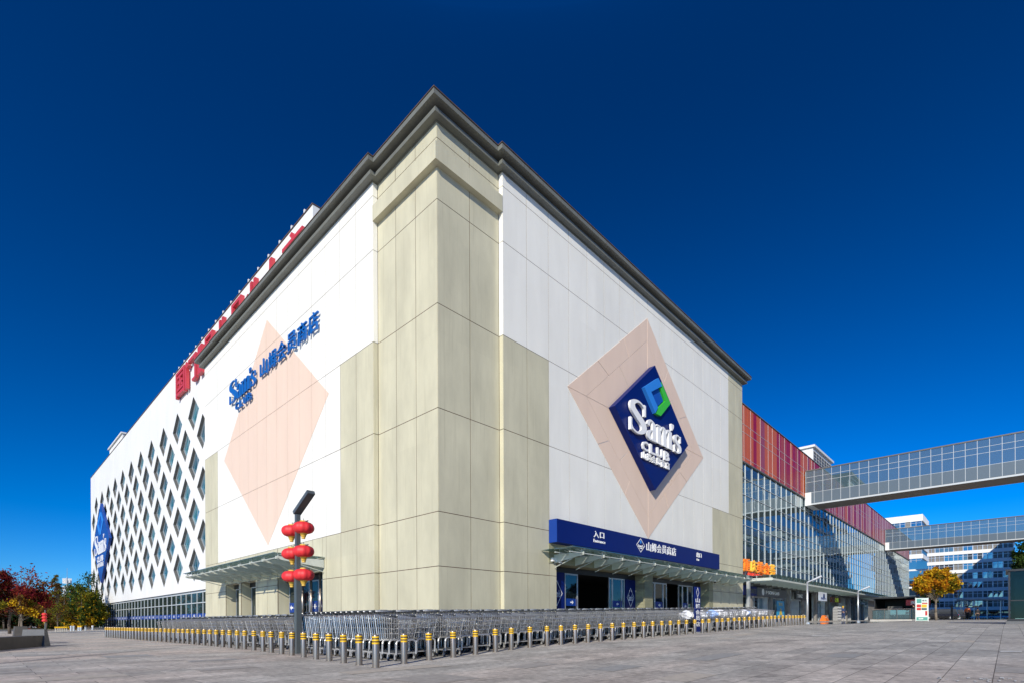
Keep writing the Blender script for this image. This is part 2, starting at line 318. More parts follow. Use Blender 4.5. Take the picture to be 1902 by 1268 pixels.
def spline(pts,n=6):
    out=[]; P=[pts[0]]+list(pts)+[pts[-1]]
    for i in range(1,len(P)-2):
        for k in range(n):
            t=k/n; out.append([.5*((2*P[i][j])+(-P[i-1][j]+P[i+1][j])*t+(2*P[i-1][j]-5*P[i][j]+4*P[i+1][j]-P[i+2][j])*t*t+(-P[i-1][j]+3*P[i][j]-3*P[i+1][j]+P[i+2][j])*t**3) for j in range(3)])
    out.append(list(pts[-1])); return out
_S=[(.53,.70,.03),(.50,.88,.05),(.31,.975,.06),(.12,.87,.14),(.12,.70,.18),(.29,.53,.20),(.47,.36,.20),(.48,.17,.15),(.29,.03,.06),(.10,.10,.05),(.045,.30,.03)]
def glyphs():
    g={}
    g['S']=[('c',_S),('b',.50,.56,.62,.97),('b',.02,.075,.03,.40)]
    g['a']=[('c',[(.645,.43,.11),(.70,.585,.07),(.80,.60,.05),(.865,.50,.12),(.87,.30,.13),(.87,.0,.13)]),('c',[(.86,.34,.03),(.72,.28,.06),(.655,.15,.13),(.71,.03,.07),(.80,.05,.04),(.86,.13,.03)]),('b',.80,.97,0,.035)]
    m=[]
    for x in (1.06,1.28,1.50): m+=[('b',x-.062,x+.062,0,.58),('b',x-.105,x+.105,0,.035)]
    m+=[('c',[(1.11,.44,.03),(1.19,.58,.06),(1.27,.55,.1)]),('c',[(1.33,.44,.03),(1.41,.58,.06),(1.49,.55,.1)]),('b',.96,1.10,.555,.59)]
    g['m']=m
    g["'"]=[('c',[(1.60,.88,.11),(1.60,.78,.10),(1.575,.66,.02)])]
    g['s']=[('c',[(x*.52+1.67,y*.62,w*.62) for x,y,w in _S]),('b',1.925,1.958,.38,.60),('b',1.68,1.71,.02,.25)]
    return g
def wordmark(parent,fr,a0,a1,z0,z1,d0,depth,mi,name='letter'):
    fx=(a1-a0)/1.95; fz=(z1-z0); o,rx,ux,nx=map(Vector,fr)
    for ch,parts in glyphs().items():
        mb=MB()
        for k,p in enumerate(parts):
            dd=depth+.003*k
            if p[0]=='b':
                _,x0,x1,y0,y1=p; poly=[(a0+x0*fx,z0+y0*fz),(a0+x1*fx,z0+y0*fz),(a0+x1*fx,z0+y1*fz),(a0+x0*fx,z0+y1*fz)]
                mb.prism(poly,o,rx,ux,nx,d0,d0+dd)
            else:
                S=spline(p[1]); L=[];Rr=[]
                for i,(x,y,w) in enumerate(S):
                    j0,j1=max(0,i-1),min(len(S)-1,i+1); tx,ty=S[j1][0]-S[j0][0],S[j1][1]-S[j0][1]; l=math.hypot(tx,ty) or 1
                    nx_,ny_=-ty/l,tx/l; w=max(w,.03); L.append((a0+(x+nx_*w/2)*fx,z0+(y+ny_*w/2)*fz)); Rr.append((a0+(x-nx_*w/2)*fx,z0+(y-ny_*w/2)*fz))
                n=len(L); vs=[]
                for q in L+Rr: vs.append(o+rx*q[0]+ux*q[1]+nx*(d0+dd))
                for q in L+Rr: vs.append(o+rx*q[0]+ux*q[1]+nx*d0)
                fs=[]
                for i in range(n-1):
                    fs+=[(n+i,n+i+1,i+1,i),(i,i+1,2*n+i+1,2*n+i),(3*n+i,3*n+i+1,n+i+1,n+i)]
                fs+=[(0,2*n,3*n,n),(n-1,2*n-1,4*n-1,3*n-1)]
                mb.add(vs,fs)
        mb.build(name,mi,parent)
# ================================================================== THE SETTING
g=MB(); xs=[-900,-200,-60,-30,-12,-6,20,60,100,200,400,1400]; ys=[-900,-200,-60,-20,0,40,120,300,1200]
vs=[(x,y,gz(x)) for x in xs for y in ys]; ny=len(ys)
g.add(vs,[(i*ny+j,(i+1)*ny+j,(i+1)*ny+j+1,i*ny+j+1) for i in range(len(xs)-1) for j in range(ny-1)])
tag(g.build('plaza','paving'),kind='structure')
r=MB(); r.box(128,156,-300,300,.753,.757); tag(r.build('street','asphalt'),kind='structure')
r=MB(); r.box(-300,-5.6,62,72,.004,.008); tag(r.build('side_street','asphalt'),kind='structure')
r=MB(); r.box(-300,120,76,600,.02,.03); tag(r.build('park_ground','grass'),kind='structure')
pp_=MB(); rp_=random.Random(12); taken=set()
for k in range(60):
    u=rp_.uniform(-40,1900); v=1268-rp_.random()**1.6*92
    d=Vector((0,0,0)); dd=FW+RT*((u-951)/960.65)+UP*((1152.4-v)/960.65); t=1.0
    while t<200 and CAM.z+dd.z*t>gz(CAM.x+dd.x*t): t+=.1
    x=math.floor(CAM.x+dd.x*t); y=math.floor((CAM.y+dd.y*t)*2)/2; x+=.5*(int(round(y*2))%2)
    if y>-7.8 and x>-7.3: continue
    w=rp_.choice([1,1,2]); h=rp_.choice([.5,.5,1.0]) if w==1 else .5
    cells={(x+i,y+j*.5) for i in (-.5,0,.5,1,1.5) for j in range(-1,2)}
    if cells&taken: continue
    taken|=cells
    pp_.add([(x+.006,y+.006,gz(x)+.004),(x+w-.006,y+.006,gz(x+w)+.004),(x+w-.006,y+h-.006,gz(x+w)+.004),(x+.006,y+h-.006,gz(x)+.004)],[(0,1,2,3)],rp_.randrange(3))
tag(pp_.build('paving_patch',['slab_a','slab_b','slab_c']),kind='structure')
# thin film of water in front of the shops
w=MB()
def puddle(pts,cx,cy):
    S=[];n=len(pts)
    for i in range(n):
        for k in range(4):
            a=pts[i];b=pts[(i+1)%n];t=k/4; S.append((a[0]+(b[0]-a[0])*t+R.uniform(-.25,.25),a[1]+(b[1]-a[1])*t+R.uniform(-.18,.18)))
    w.add([(x,y,gz(x)+.006) for x,y in S]+[(cx,cy,gz(cx)+.006)],[(i,(i+1)%len(S),len(S)) for i in range(len(S))])
puddle([(26.5,-6.0),(28,-7.6),(33,-8.4),(40,-8.0),(46,-8.6),(50,-6),(46,-4.4),(40,-4.6),(34,-4.4)],37,-6.4)
tag(w.build('water','wet'),kind='structure')
def gp(u,v):
    d=ray(u,v); t=1.0
    while t<400 and CAM.z+d.z*t>gz(CAM.x+d.x*t): t+=.05
    return CAM.x+d.x*t,CAM.y+d.y*t
p=MB(); rm=random.Random(2)
def patch(u0,v0,u1,v1):
    Q=[gp(u0,v0),gp(u1,v0),gp(u1,v1),gp(u0,v1)]; p.add([(x,y,gz(x)+.009) for x,y in Q],[(0,1,2,3)])
patch(1858,1210.5,1898,1208.5); patch(1508,1181,1543,1180); patch(1655,1171.5,1720,1170.5); patch(1508,1167.5,1524,1167)
for k in range(34):
    u=rm.uniform(1736,1930); v=1262-(u-1736)*-.012+rm.uniform(-4,4); w=rm.uniform(2,9); h=rm.uniform(.5,1.6); patch(u,v,u+w,v-h)
d_=MB(); a_=Vector((*gp(-60,1237),0)); b_=Vector((*gp(332,1201.5),0)); n_=(b_-a_).normalized(); n_=Vector((-n_.y,n_.x,0))*.035
for k in range(60):
    p0=a_.lerp(b_,k/60+.001); p1=a_.lerp(b_,(k+.86)/60); d_.add([(q.x,q.y,gz(q.x)+.008) for q in (p0-n_,p1-n_,p1+n_,p0+n_)],[(0,1,2,3)])
tag(d_.build('drain_channel','black'),kind='structure')
tag(p.build('road_marking','paint'),kind='structure')
# ================================================================== CORNER STORE
store=thing('store_building','big white and sage panelled corner store with dark cornice and peach diamonds','building',(0,0,0))
ROW=[0.0,2.996,5.115,9.125,13.15,17.18,19.55,20.14]; GAP=.010
def panel(mb,fr,a0,a1,z0,z1,mi,t=.03):
    o,rx,ux,nx=map(Vector,fr); gp_=.014 if mi==1 else .013; a0+=gp_;a1-=gp_;z0+=gp_;z1-=gp_
    if a1-a0<.03 or z1-z0<.03: return
    mb.prism([(a0,z0),(a1,z0),(a1,z1),(a0,z1)],o,rx,ux,nx,-t,0,mi)
def facade(mb,fr,cols,kind,holes):
    """cols: joint positions along the wall; kind(a,row)->material index; holes: (a0,a1,top)"""
    for i in range(len(cols)-1):
        for r_ in range(len(ROW)-1):
            a0,a1,z0,z1=cols[i],cols[i+1],ROW[r_],ROW[r_+1]; mi=kind((a0+a1)/2,r_)
            pieces=[(a0,a1,max(z0,-.3) if r_ else -.3,z1)]
            for h0,h1,ht in holes:
                nw=[]
                for b0,b1,c0,c1 in pieces:
                    if b1<=h0 or b0>=h1 or c0>=ht: nw.append((b0,b1,c0,c1)); continue
                    if c1>ht: nw.append((max(b0,h0),min(b1,h1),ht,c1))
                    if b0<h0: nw.append((b0,h0,c0,c1))
                    if b1>h1: nw.append((h1,b1,c0,c1))
                pieces=nw
            for b0,b1,c0,c1 in pieces:
                panel(mb,fr,b0,b1,c0,c1,mi)
XR,X2,XE,YR,Y2,YE,PC=3.6,6.67,31.42,4.46,7.43,28.3,.242
colsR=[XR+k*(X2-XR)/2 for k in range(2)]+[X2+k*(25.4-X2)/12 for k in range(12)]+[25.4,26.95,28.5,30.0,XE]
kR=lambda a,r_: 1 if (a<X2 and r_<4) or r_<2 or (a>25.4 and r_<3) or a>28.5 else 0
HR=[(7.19,15.5,3.57),(16.47,24.69,3.57)]
mR=MB(); facade(mR,FR(0),colsR,kR,HR)
mR.build('right_wall',['white','sand'],store)
colsL=[-YE,-26.83,-25.35]+[-25.35+k*(25.35-Y2)/12 for k in range(1,12)]+[-Y2,-(YR+Y2)/2,-YR]
kL=lambda a,r_: 1 if (a>-Y2 and r_<4) or r_<2 or (a<-25.35 and r_<4) else 0
HL=[(-14.86,-9.33,3.40),(-20.8,-18.26,3.45),(-23.74,-21.2,3.45)]
mL=MB(); facade(mL,FL(0),colsL,kL,HL)
mL.build('left_wall',['white','sand'],store)
# corner pillar, set back a hand's breadth, with bright returns
pl=MB()
facade(pl,FR(PC),[PC,(PC+XR)/2,XR],lambda a,r_:1,[]); facade(pl,FL(PC),[-YR,-YR+1.406,-YR+2.812,-PC],lambda a,r_:1,[])
fr=((XR,0,0),(0,-1,0),(0,0,1),(-1,0,0))
for r_ in range(7): panel(pl,((XR,0,0),(0,-1,0),(0,0,1),(-1,0,0)),-PC,0,ROW[r_] if r_ else -.3,ROW[r_+1],1 if r_<4 else 0)
for r_ in range(7): panel(pl,((0,YR,0),(1,0,0),(0,0,1),(0,-1,0)),0,PC,ROW[r_] if r_ else -.3,ROW[r_+1],1 if r_<4 else 0)
pl.build('corner_pillar',['white','sand'],store)
# backing behind the joints, roof, hidden walls (openings left free)
bk=MB(); T=.007
def backing(a_list,fr,mi_of,depth):
    o,rx,ux,nx=map(Vector,fr)
    for a0,a1,z0,z1,mi in a_list: bk.prism([(a0,z0),(a1,z0),(a1,z1),(a0,z1)],o,rx,ux,nx,-depth-.12,-depth,mi)
backing([(3.64,6.66,-.3,13.13,1),(3.64,7.19,13.15,20.1,0),(6.68,7.19,-.3,13.13,0),(7.19,25.38,3.58,20.1,0),(15.5,16.47,-.3,3.56,1),(24.69,25.38,-.3,3.56,1),(25.4,31.3,-.3,20.1,1)],FR(0),0,T)
backing([(-7.42,-4.5,-.3,13.13,1),(-9.33,-7.44,-.3,13.13,1),(-9.33,-4.5,13.15,20.1,0),(-25.34,-9.33,5.1,20.1,0),(-25.34,-9.35,3.46,5.09,1),(-18.26,-14.86,-.3,3.44,1),(-21.2,-20.8,-.3,3.44,1),(-28.2,-25.36,-.3,13.13,1),(-25.34,-23.74,-.3,3.44,1),(-28.2,-25.36,13.15,20.1,0)],FL(0),0,T)
backing([(.3,3.7,-.3,20.1,1)],FR(PC),0,T); backing([(-4.6,-.3,-.3,20.1,1)],FL(PC),0,T)
bk.box(31.3,31.4,.2,26,-.3,20.1,1); bk.box(.2,31,28.1,28.28,-.3,20.1,0)
bk.build('wall_core',['joint_w','joint_s'],store)
def offset_plan(q):
    return [(-q,YE+q),(-q,YR-q),(PC-q,YR-q),(PC-q,PC-q),(XR-q,PC-q),(XR-q,-q),(XE+q,-q),(XE+q,YE+q)]
def slab(mb,q,z0,z1,mi=0):
    P=offset_plan(q); n=len(P)
    mb.add([(x,y,z0) for x,y in P]+[(x,y,z1) for x,y in P],[(i,(i+1)%n,n+(i+1)%n,n+i) for i in range(n)],mi)
    # caps as three convex rectangles
    for z in (z0,z1):
        mb.add([(P[0][0],P[1][1],z),(P[6][0],P[1][1],z),(P[7][0],P[7][1],z),(P[0][0],P[0][1],z)],[(0,1,2,3)],mi)
        mb.add([(P[3][0],P[3][1],z),(P[6][0],P[3][1],z),(P[6][0],P[1][1],z),(P[3][0],P[1][1],z)],[(0,1,2,3)],mi)
        mb.add([(P[5][0],P[5][1],z),(P[6][0],P[5][1],z),(P[6][0],P[3][1],z),(P[5][0],P[3][1],z)],[(0,1,2,3)],mi)
cn=MB(); slab(cn,.30,20.18,20.34); slab(cn,.06,20.344,20.50); slab(cn,.54,20.504,20.70); slab(cn,.03,20.13,20.176)
for k in range(22):     # open joints between the cornice lengths
    x=4.4+k*1.28
    if x<31: cn.box(x,x+.012,-.545,-.53,20.51,20.695,1)
    y=5.2+k*1.1
    if y<28: cn.box(-.545,-.53,y,y+.012,20.51,20.695,1)
cn.build('cornice',['cornice','cap'],store)
cp=MB(); slab(cp,.57,20.704,20.74); cp.build('coping','cap',store)
cp=MB(); cp.box(.6,31,.8,28,20.744,20.8); cp.build('roof','roof',store)
bd=MB(); q=.26   # small band round the pillar head
bd.box(PC-q,XR-.004,PC-q,PC-.002,18.42,19.1); bd.box(PC-q,PC-.002,PC+.0,YR-.004,18.42,19.1)
bd.build('pillar_band','sand',store)
# peach diamonds laid on the panels
def diamond_joints(fr,ca,cz,hw,hh,name):
    o,rx,ux,nx=map(Vector,fr); mb=MB(); G2=.012
    Vt=[(0,1),(1,0),(0,-1),(-1,0)]
    rings=[1,.80,.55,.0]
    for i in range(4):
        A,B=Vt[i],Vt[(i+1)%4]
        for k in range(3):
            r0,r1=rings[k],rings[k+1]; seg=3 if k==0 else 2 if k==1 else 1
            for s_ in range(seg):
                def pt(r_,t): return ((A[0]+(B[0]-A[0])*t)*r_,(A[1]+(B[1]-A[1])*t)*r_)
                q_=[pt(r0,s_/seg),pt(r0,(s_+1)/seg),pt(r1,(s_+1)/seg),pt(r1,s_/seg)]
                if r1==0: q_=q_[:3]
                q_=[(ca+x*hw,cz+z*hh) for x,z in q_]; cx=sum(p[0] for p in q_)/len(q_); cz_=sum(p[1] for p in q_)/len(q_)
                q_=[(x+(cx-x)*G2,z+(cz_-z)*G2) for x,z in q_]
                mb.prism(q_,o,rx,ux,nx,.003,.02,0)
    return mb.build(name,'pink',store)
diamond_joints(FR(0),15.95,12.4,7.87,6.62,'peach_diamond')
dm=MB(); o,rx,ux,nx=map(Vector,FL(0))
ca,cz,hw,hh=-16.25,12.15,7.68,6.72
cols=[c for c in colsL if -ca*0+abs(c-ca)<hw]; cols=[ca-hw]+cols+[ca+hw]
rows=[cz-hh]+[z for z in ROW if abs(z-cz)<hh]+[cz+hh]
for i in range(len(cols)-1):      # strips of the diamond cut along the wall's own joints
    for j in range(len(rows)-1):
        poly=[(cols[i]+GAP,rows[j]+GAP),(cols[i+1]-GAP,rows[j]+GAP),(cols[i+1]-GAP,rows[j+1]-GAP),(cols[i]+GAP,rows[j+1]-GAP)]
        for sa,sz in ((1,1),(1,-1),(-1,1),(-1,-1)):
            new=[]; f=lambda p:1-(sa*(p[0]-ca)/hw+sz*(p[1]-cz)/hh)
            for k in range(len(poly)):
                p,q_=poly[k],poly[(k+1)%len(poly)]; fp,fq=f(p),f(q_)
                if fp>=0: new.append(p)
                if (fp>=0)!=(fq>=0): t=fp/(fp-fq); new.append((p[0]+(q_[0]-p[0])*t,p[1]+(q_[1]-p[1])*t))
            poly=new
            if len(poly)<3: break
        if len(poly)>=3: dm.prism(poly,o,rx,ux,nx,.003,.012,0)
dm.build('peach_diamond','pink',store)
# entrances -----------------------------------------------------------
ins=MB()
ins.box(6.9,25.2,.7,.75,3.42,3.6); 
ins.box(6.9,25.2,7,7.1,-.3,3.6); ins.box(6.9,25.2,.75,7,3.45,3.55); ins.box(6.8,6.9,.7,7,-.3,3.6); ins.box(25.2,25.3,.7,7,-.3,3.6)
ins.box(7,7.1,8.9,24.2,-.3,3.6); ins.box(.75,7,8.9,24.2,3.45,3.55); ins.box(.7,7,8.8,8.9,-.3,3.6); ins.box(.7,7,24.2,24.3,-.3,3.6)
ins.build('lobby','dark',store)
def louvres(mb,fr,a0,a1,z0,z1,pitch=.085):
    o,rx,ux,nx=map(Vector,fr); z=z0
    while z<z1-.02:
        zz=min(z+pitch*.85,z1); mb.prism([(a0,z),(a1,z),(a1,zz),(a0,zz)],o,rx,ux,nx,.004,.03,0); z+=pitch
lv=MB()
louvres(lv,FR(0),6.6,25.4,3.59,4.5); 
for a0,a1 in ((15.5,16.47),(24.69,25.4)): louvres(lv,FR(0),a0,a1,0.2,3.57); louvres(lv,((a0,0,0),(0,-1,0),(0,0,1),(-1,0,0)),-.65,0,.2,3.55)
lv.build('louvre_cladding','olive',store)
def rev(x0,x1,y0,y1,z0,z1,m='sand'):
    rv=MB(); rv.box(x0,x1,y0,y1,z0,z1); rv.build('door_reveal',m,store)
for y0 in (14.86,20.8,23.74): rev(.034,.66,y0-.005,y0+.05,-.2,3.45)
for y0 in (9.33,18.26,21.2): rev(.034,.66,y0-.06,y0+.005,-.2,3.45)
for x0,x1 in ((7.14,7.195),(16.41,16.475)): rev(x0,x1,.034,.66,-.2,3.57)
rev(.03,.7,9.33,23.74,3.462,3.5); rev(7.19,24.69,.03,.7,3.575,3.6,'olive')
def door_set(fr,name,a0,a1,z1,leaves,opening,dd,zb=.0):
    """framed glass doors set dd behind the wall; opening=(b0,b1) stands open"""
    o,rx,ux,nx=map(Vector,fr)
    f=MB(); t=.055
    f.prism([(a0,z1-.28),(a1,z1-.28),(a1,z1),(a0,z1)],o,rx,ux,nx,-dd-.08,-dd,1)
    fo=f
    d=None
    for b0,b1 in leaves:
        for e in (b0,b1-t): f.prism([(e,zb),(e+t,zb),(e+t,z1-.285),(e,z1-.285)],o,rx,ux,nx,-dd-.06,-dd+.01,0)
        f.prism([(b0+t,z1-.36),(b1-t,z1-.36),(b1-t,z1-.29),(b0+t,z1-.29)],o,rx,ux,nx,-dd-.05,-dd+.008,0)
    d=f.build(name,['alu','black'],store)
    for b0,b1 in leaves:
        mb=MB(); mb.prism([(b0+t,zb),(b1-t,zb),(b1-t,z1-.365),(b0+t,z1-.365)],o,rx,ux,nx,-dd-.035,-dd-.02); mb.build('door_leaf','dglass',d)
        hn=MB(); c=(b0+b1)/2; p=o+rx*(b1-t-.16)+nx*(-dd+.05); hn.bar(p+ux*(zb+.9),p+ux*(zb+1.9),.018,6); hn.build('handle','steel',d)
    return d
zb=.25
door_set(FR(0),'glass_door',7.19,15.5,3.57,[(8.62,9.72),(12.66,13.0),(13.0,14.0),(14.0,14.3)],None,.62,.2)
door_set(FR(0),'glass_door',16.47,24.69,3.57,[(17.0,17.9),(17.9,19.0),(19.0,19.5),(21.2,21.8),(21.8,22.6),(22.6,23.4)],None,.62,.3)
door_set(FL(0),'glass_door',-14.86,-9.33,3.40,[(-14.6,-13.2),(-13.2,-12.0),(-12.0,-10.9),(-10.9,-9.5)],None,.55,0)
door_set(FL(0),'glass_door',-20.8,-18.26,3.45,[(-20.5,-19.6),(-19.6,-18.4)],None,.55,0)
door_set(FL(0),'glass_door',-23.74,-21.2,3.45,[(-23.4,-22.4),(-22.4,-21.3)],None,.55,0)
cl=MB()   # round stainless posts in the left entrance
for y in (10.3,11.35,12.4): cl.bar((.35,y,0),(.35,y,3.4),.07,12,smooth=True)
cl.build('door_post','steel',store)
# blue pictogram panels on the doors
def arrow(mb,fr,ca,cz,s_,dirn,d,mi):
    o,rx,ux,nx=map(Vector,fr)
    for P in ([(-1,-.26),(.12,-.26),(.12,.26),(-1,.26)],[(.121,-.8),(1.1,0),(.121,.8)]): mb.prism([(ca+dirn*x*s_,cz+y*s_) for x,y in P],o,rx,ux,nx,d,d+.006,mi)
def door_sign(label,fr,a0,a1,z0,z1,d,dirn,extra=None,face='navy2'):
    o,rx,ux,nx=map(Vector,fr); c=o+rx*((a0+a1)/2)+ux*z0+nx*d
    mb=MB(); mb.prism([(a0,z0),(a1,z0),(a1,z1),(a0,z1)],o,rx,ux,nx,d,d+.012,0)
    if dirn: arrow(mb,fr,(a0+a1)/2+(0 if not extra else -.25*(a1-a0)),(z0+z1)/2,(z1-z0)*.34,dirn,d+.012,1)
    if extra: text(mb,extra,fr,(a0+a1)/2-.02*(a1-a0),a1-.08*(a1-a0),z0+.28*(z1-z0),z1-.28*(z1-z0),d+.012,.006,.01,1)
    t=thing('door_sign',label,'sign',c); mb.build('sign_face',[face,'letter'],t); return t
door_sign('blue door sign with white right arrow on left leaf of right-hand entrance',FR(0),8.72,9.62,1.62,1.99,-.605,1)
door_sign('blue door sign with white left arrow beside the dark open doorway',FR(0),13.02,13.98,1.62,1.99,-.605,-1)
door_sign('blue door sign with white arrow left of the far doorway',FR(0),17.95,18.95,1.62,2.05,-.605,1)
door_sign('blue door sign with white arrow right of the far doorway',FR(0),21.85,22.55,1.62,2.05,-.605,-1)
door_sign('blue sign with white hand mark on leftmost leaf behind the lantern post',FL(0),-14.5,-13.3,1.40,1.95,-.53,-1,'手')
door_sign('bright blue door sign with white cross behind the steel posts',FL(0),-11.9,-11.0,1.40,1.98,-.53,0,'+',)
door_sign('dark blue door sign with white cart mark behind the steel posts',FL(0),-10.85,-9.95,1.40,1.98,-.53,-1,'车','navy')
door_sign('small blue arrow sign in the narrow second doorway of left wall',FL(0),-19.5,-18.45,1.35,1.95,-.53,-1)
t=thing('door_poster','white poster with grey letters inside the left entrance glass','poster',(.5,10.9,2)); mb=MB()
mb.box(.60,.612,9.55,12.0,2.02,2.75); text(mb,'CARTA',FL(.598),-11.7,-9.8,2.22,2.5,0,.004,.01,1); mb.build('poster_sheet',['letter','shop_grey'],t)
# tall navy side panels with emblem
def side_banner(label,a0,a1,z0,z1,y,cut=None):
    t=thing('side_banner',label,'banner',((a0+a1)/2,y,z0)); mb=MB(); fr=FR(y); o,rx,ux,nx=map(Vector,fr)
    mb.prism([(a0,z0),(a1,z0),(a1,z1),(a0,z1)],o,rx,ux,nx,-.03,0,0); c=(a0+a1)/2; h=(a1-a0)*.36; cz=z1-1.05
    P=[(0,1.45),(1,0),(0,-1.45),(-1,0)]
    for i in range(4):
        A,B=P[i],P[(i+1)%4]; mb.prism([(c+A[0]*h,cz+A[1]*h),(c+B[0]*h,cz+B[1]*h),(c+B[0]*h*.9,cz+B[1]*h*.9),(c+A[0]*h*.9,cz+A[1]*h*.9)],o,rx,ux,nx,.0,.006,1)
    text(mb,"Sam's",fr,c-.62*h,c+.62*h,cz-.2,cz+.18,0,.006,.015,1)
    text(mb,'山',fr,c-h*.9,c-h*.1,z1-2.35,z1-1.9,0,.006,.015,1); text(mb,'姆',fr,c+h*.05,c+h*1.0,z1-2.37,z1-1.88,0,.006,.015,1)
    text(mb,'会员',fr,c-h,c+h,z1-2.85,z1-2.42,0,.006,.015,1)
    mb.build('panel',['navy','letter'],t); return t
side_banner('navy panel with diamond emblem at the left edge of right-hand entrance',7.3,8.55,.2,3.28,.58)
side_banner('navy panel with diamond emblem beside the louvred pillar',14.35,15.45,.2,3.27,.58)
side_banner('navy panel with diamond emblem at the far right of entrance',23.45,24.6,.3,3.28,.58)
# canopies: glass sheets on white fin beams
def canopy(fr,a0,a1,w_,z,beams,name):
    o,rx,ux,nx=map(Vector,fr); root=thing_part(name,store)
    def P(a,d,zz): return o+rx*a+nx*d+ux*zz
    st=MB()
    for b in beams:
        h=.035
        v=[P(b-h,.03,z-.42),P(b-h,w_,z-.16),P(b-h,w_,z-.02),P(b-h,.03,z-.02)]; v+=[p+rx*(2*h) for p in v]
        st.add(v,[(0,1,2,3),(7,6,5,4),(0,4,5,1),(1,5,6,2),(2,6,7,3),(3,7,4,0)])
        for d in (.35,w_*.55,w_-.12): st.bar(P(b,d,z-.02),P(b,d,z+.09),.03,5); 
        for d in (w_*.5,w_-.15):
            for sx in (-.16,.16): st.bar(P(b,d,z+.02),P(b+sx,d+.12,z+.1),.014,4); st.bar(P(b,d,z+.02),P(b+sx,d-.12,z+.1),.014,4)
        st.bar(P(b,.05,z-.62),P(b,w_*.62,z-.28),.022,5)
    st.bar(P(a0,w_-.05,z-.10),P(a1,w_-.05,z-.10),.028,6); st.bar(P(a0,w_*.5,z-.06),P(a1,w_*.5,z-.06),.03,6)
    st.build('beam','canopy_steel',root)
    n=max(2,round((a1-a0)/1.66)); gm_=MB()
    for i in range(n):
        for d0,d1 in ((.04,w_*.52),(w_*.52+.015,w_+.12)):
            b0=a0+(a1-a0)*i/n+.008; b1=a0+(a1-a0)*(i+1)/n-.008
            v=[P(b0,d0,z+.1),P(b1,d0,z+.1),P(b1,d1,z+.12),P(b0,d1,z+.12)]; v+=[p+ux*.014 for p in v]
            gm_.add(v,[(3,2,1,0),(4,5,6,7),(0,1,5,4),(1,2,6,5),(2,3,7,6),(3,0,4,7)])
    gm_.build('glass_sheet','canopy_glass',root); return root
def thing_part(name,parent):
    o=bpy.data.objects.new(name,None); COL.objects.link(o); o.parent=parent; o.matrix_parent_inverse=PM[parent.name].inverted(); PM[o.name]=Matrix.Identity(4); return o
canopy(FR(0),6.0,29.6,1.75,4.02,[7.0+k*1.66 for k in range(14)],'canopy')
canopy(FL(0),-24.1,-9.0,2.4,3.98,[-23.9+k*1.64 for k in range(10)],'canopy')
# ------------------------------------------------------------------ signs on the store
def emblem_sign(name,label,fr,ca,cz,k,depth=.42,e=1):
    """blue diamond box with chevron emblem, wordmark, small lettering (k = scale)"""
    o,rx,ux,nx=map(Vector,fr); t=thing(name,label,'sign',o+rx*ca+ux*(cz-3.73*k)+nx*.05)
    hw,hh=4.42*k,3.73*k; mb=MB(); A=lambda x:ca+x*k; Zz=lambda z:cz+z*k
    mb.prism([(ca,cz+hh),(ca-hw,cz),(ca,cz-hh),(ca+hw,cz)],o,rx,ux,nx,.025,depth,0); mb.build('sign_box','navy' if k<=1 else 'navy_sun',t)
    def ch(pts,name,m,d0,d1): 
        b=MB(); b.prism([(A(x),Zz(z)) for x,z in pts],o,rx,ux,nx,d0,d1); b.build(name,m,t)
    ex,ez,w_,h_=0.02,1.83,1.62,1.1
    E=lambda x,z:(ex+x*w_,ez+z*h_)
    ch([E(.02,1),E(-1,.02),E(-.22,-1),E(-.02,-.62),E(-.52,0),E(.3,.70)],'emblem_chevron','sky_blue',depth,depth+.2*k*e)
    ch([E(.30,.92),E(1.02,.06),E(.25,-.95),E(-.16,-.98),E(.02,-.62),E(.60,.02),E(.12,.72)],'emblem_chevron','green' if k<=1 else 'sky_blue',depth,depth+.15*k*e)
    ch([E(.12,.66),E(-.46,0),E(-.0,-.58),E(.54,.02)],'emblem_core','mid_blue',depth,depth+.06*k*e)
    wordmark(t,fr,A(-3.2),A(2.95),Zz(-1.0),Zz(.88),depth+.05*e,.14*k*e,'letter')
    b=0
    for i,c in enumerate('CLUB'):
        m=MB(); text(m,c,fr,A(-1.75+i*.87),A(-1.75+i*.87+.68),Zz(-1.75),Zz(-1.2),depth+.03*e,.12*k*e,.03); m.build('letter','letter',t)
    for i,c in enumerate('山姆会员商店'):
        m=MB(); text(m,c,fr,A(-1.75+i*.57),A(-1.75+i*.57+.50),Zz(-2.24),Zz(-1.8),depth+.03*e,.09*k*e,.02); m.build('letter','letter',t)
    return t
M['navy_sun']=mat('sunlit navy sign paint',(.006,.055,.30),.4,noise=.05,scale=2)  # copy of the navy with sunlight on the left-facing sign put into its colour
emblem_sign('diamond_sign','large navy diamond sign with white lettering and blue green emblem on the right wall',FR(0),16.12,12.4,1.0)
t=thing('letter_sign','raised blue letters across the peach diamond on the left wall','sign',(-.02,16.2,14.8))
fr=FL(0); wordmark(t,fr,-22.35,-17.75,15.5,16.95,.10,.09,'blue')
for i,c in enumerate('CLUB'):
    m=MB(); text(m,c,fr,-21.1+i*.72,-21.1+i*.72+.54,14.78,15.25,.10,.12,.012); m.build('letter','blue',t)
for i,c in enumerate('山姆会员商店'):
    m=MB(); text(m,c,fr,-16.95+i*1.30,-16.95+i*1.30+1.08,15.58,16.6,.10,.09,.004); m.build('letter','blue',t)
for a in (-22,-20.2,-18.2,-16.4,-15.1,-13.8,-12.5,-11.2,-9.9): st=MB(); st.bar((-.01,-a,16),(-.14,-a,16),.03,5); st.build('bracket','frame_grey',t)
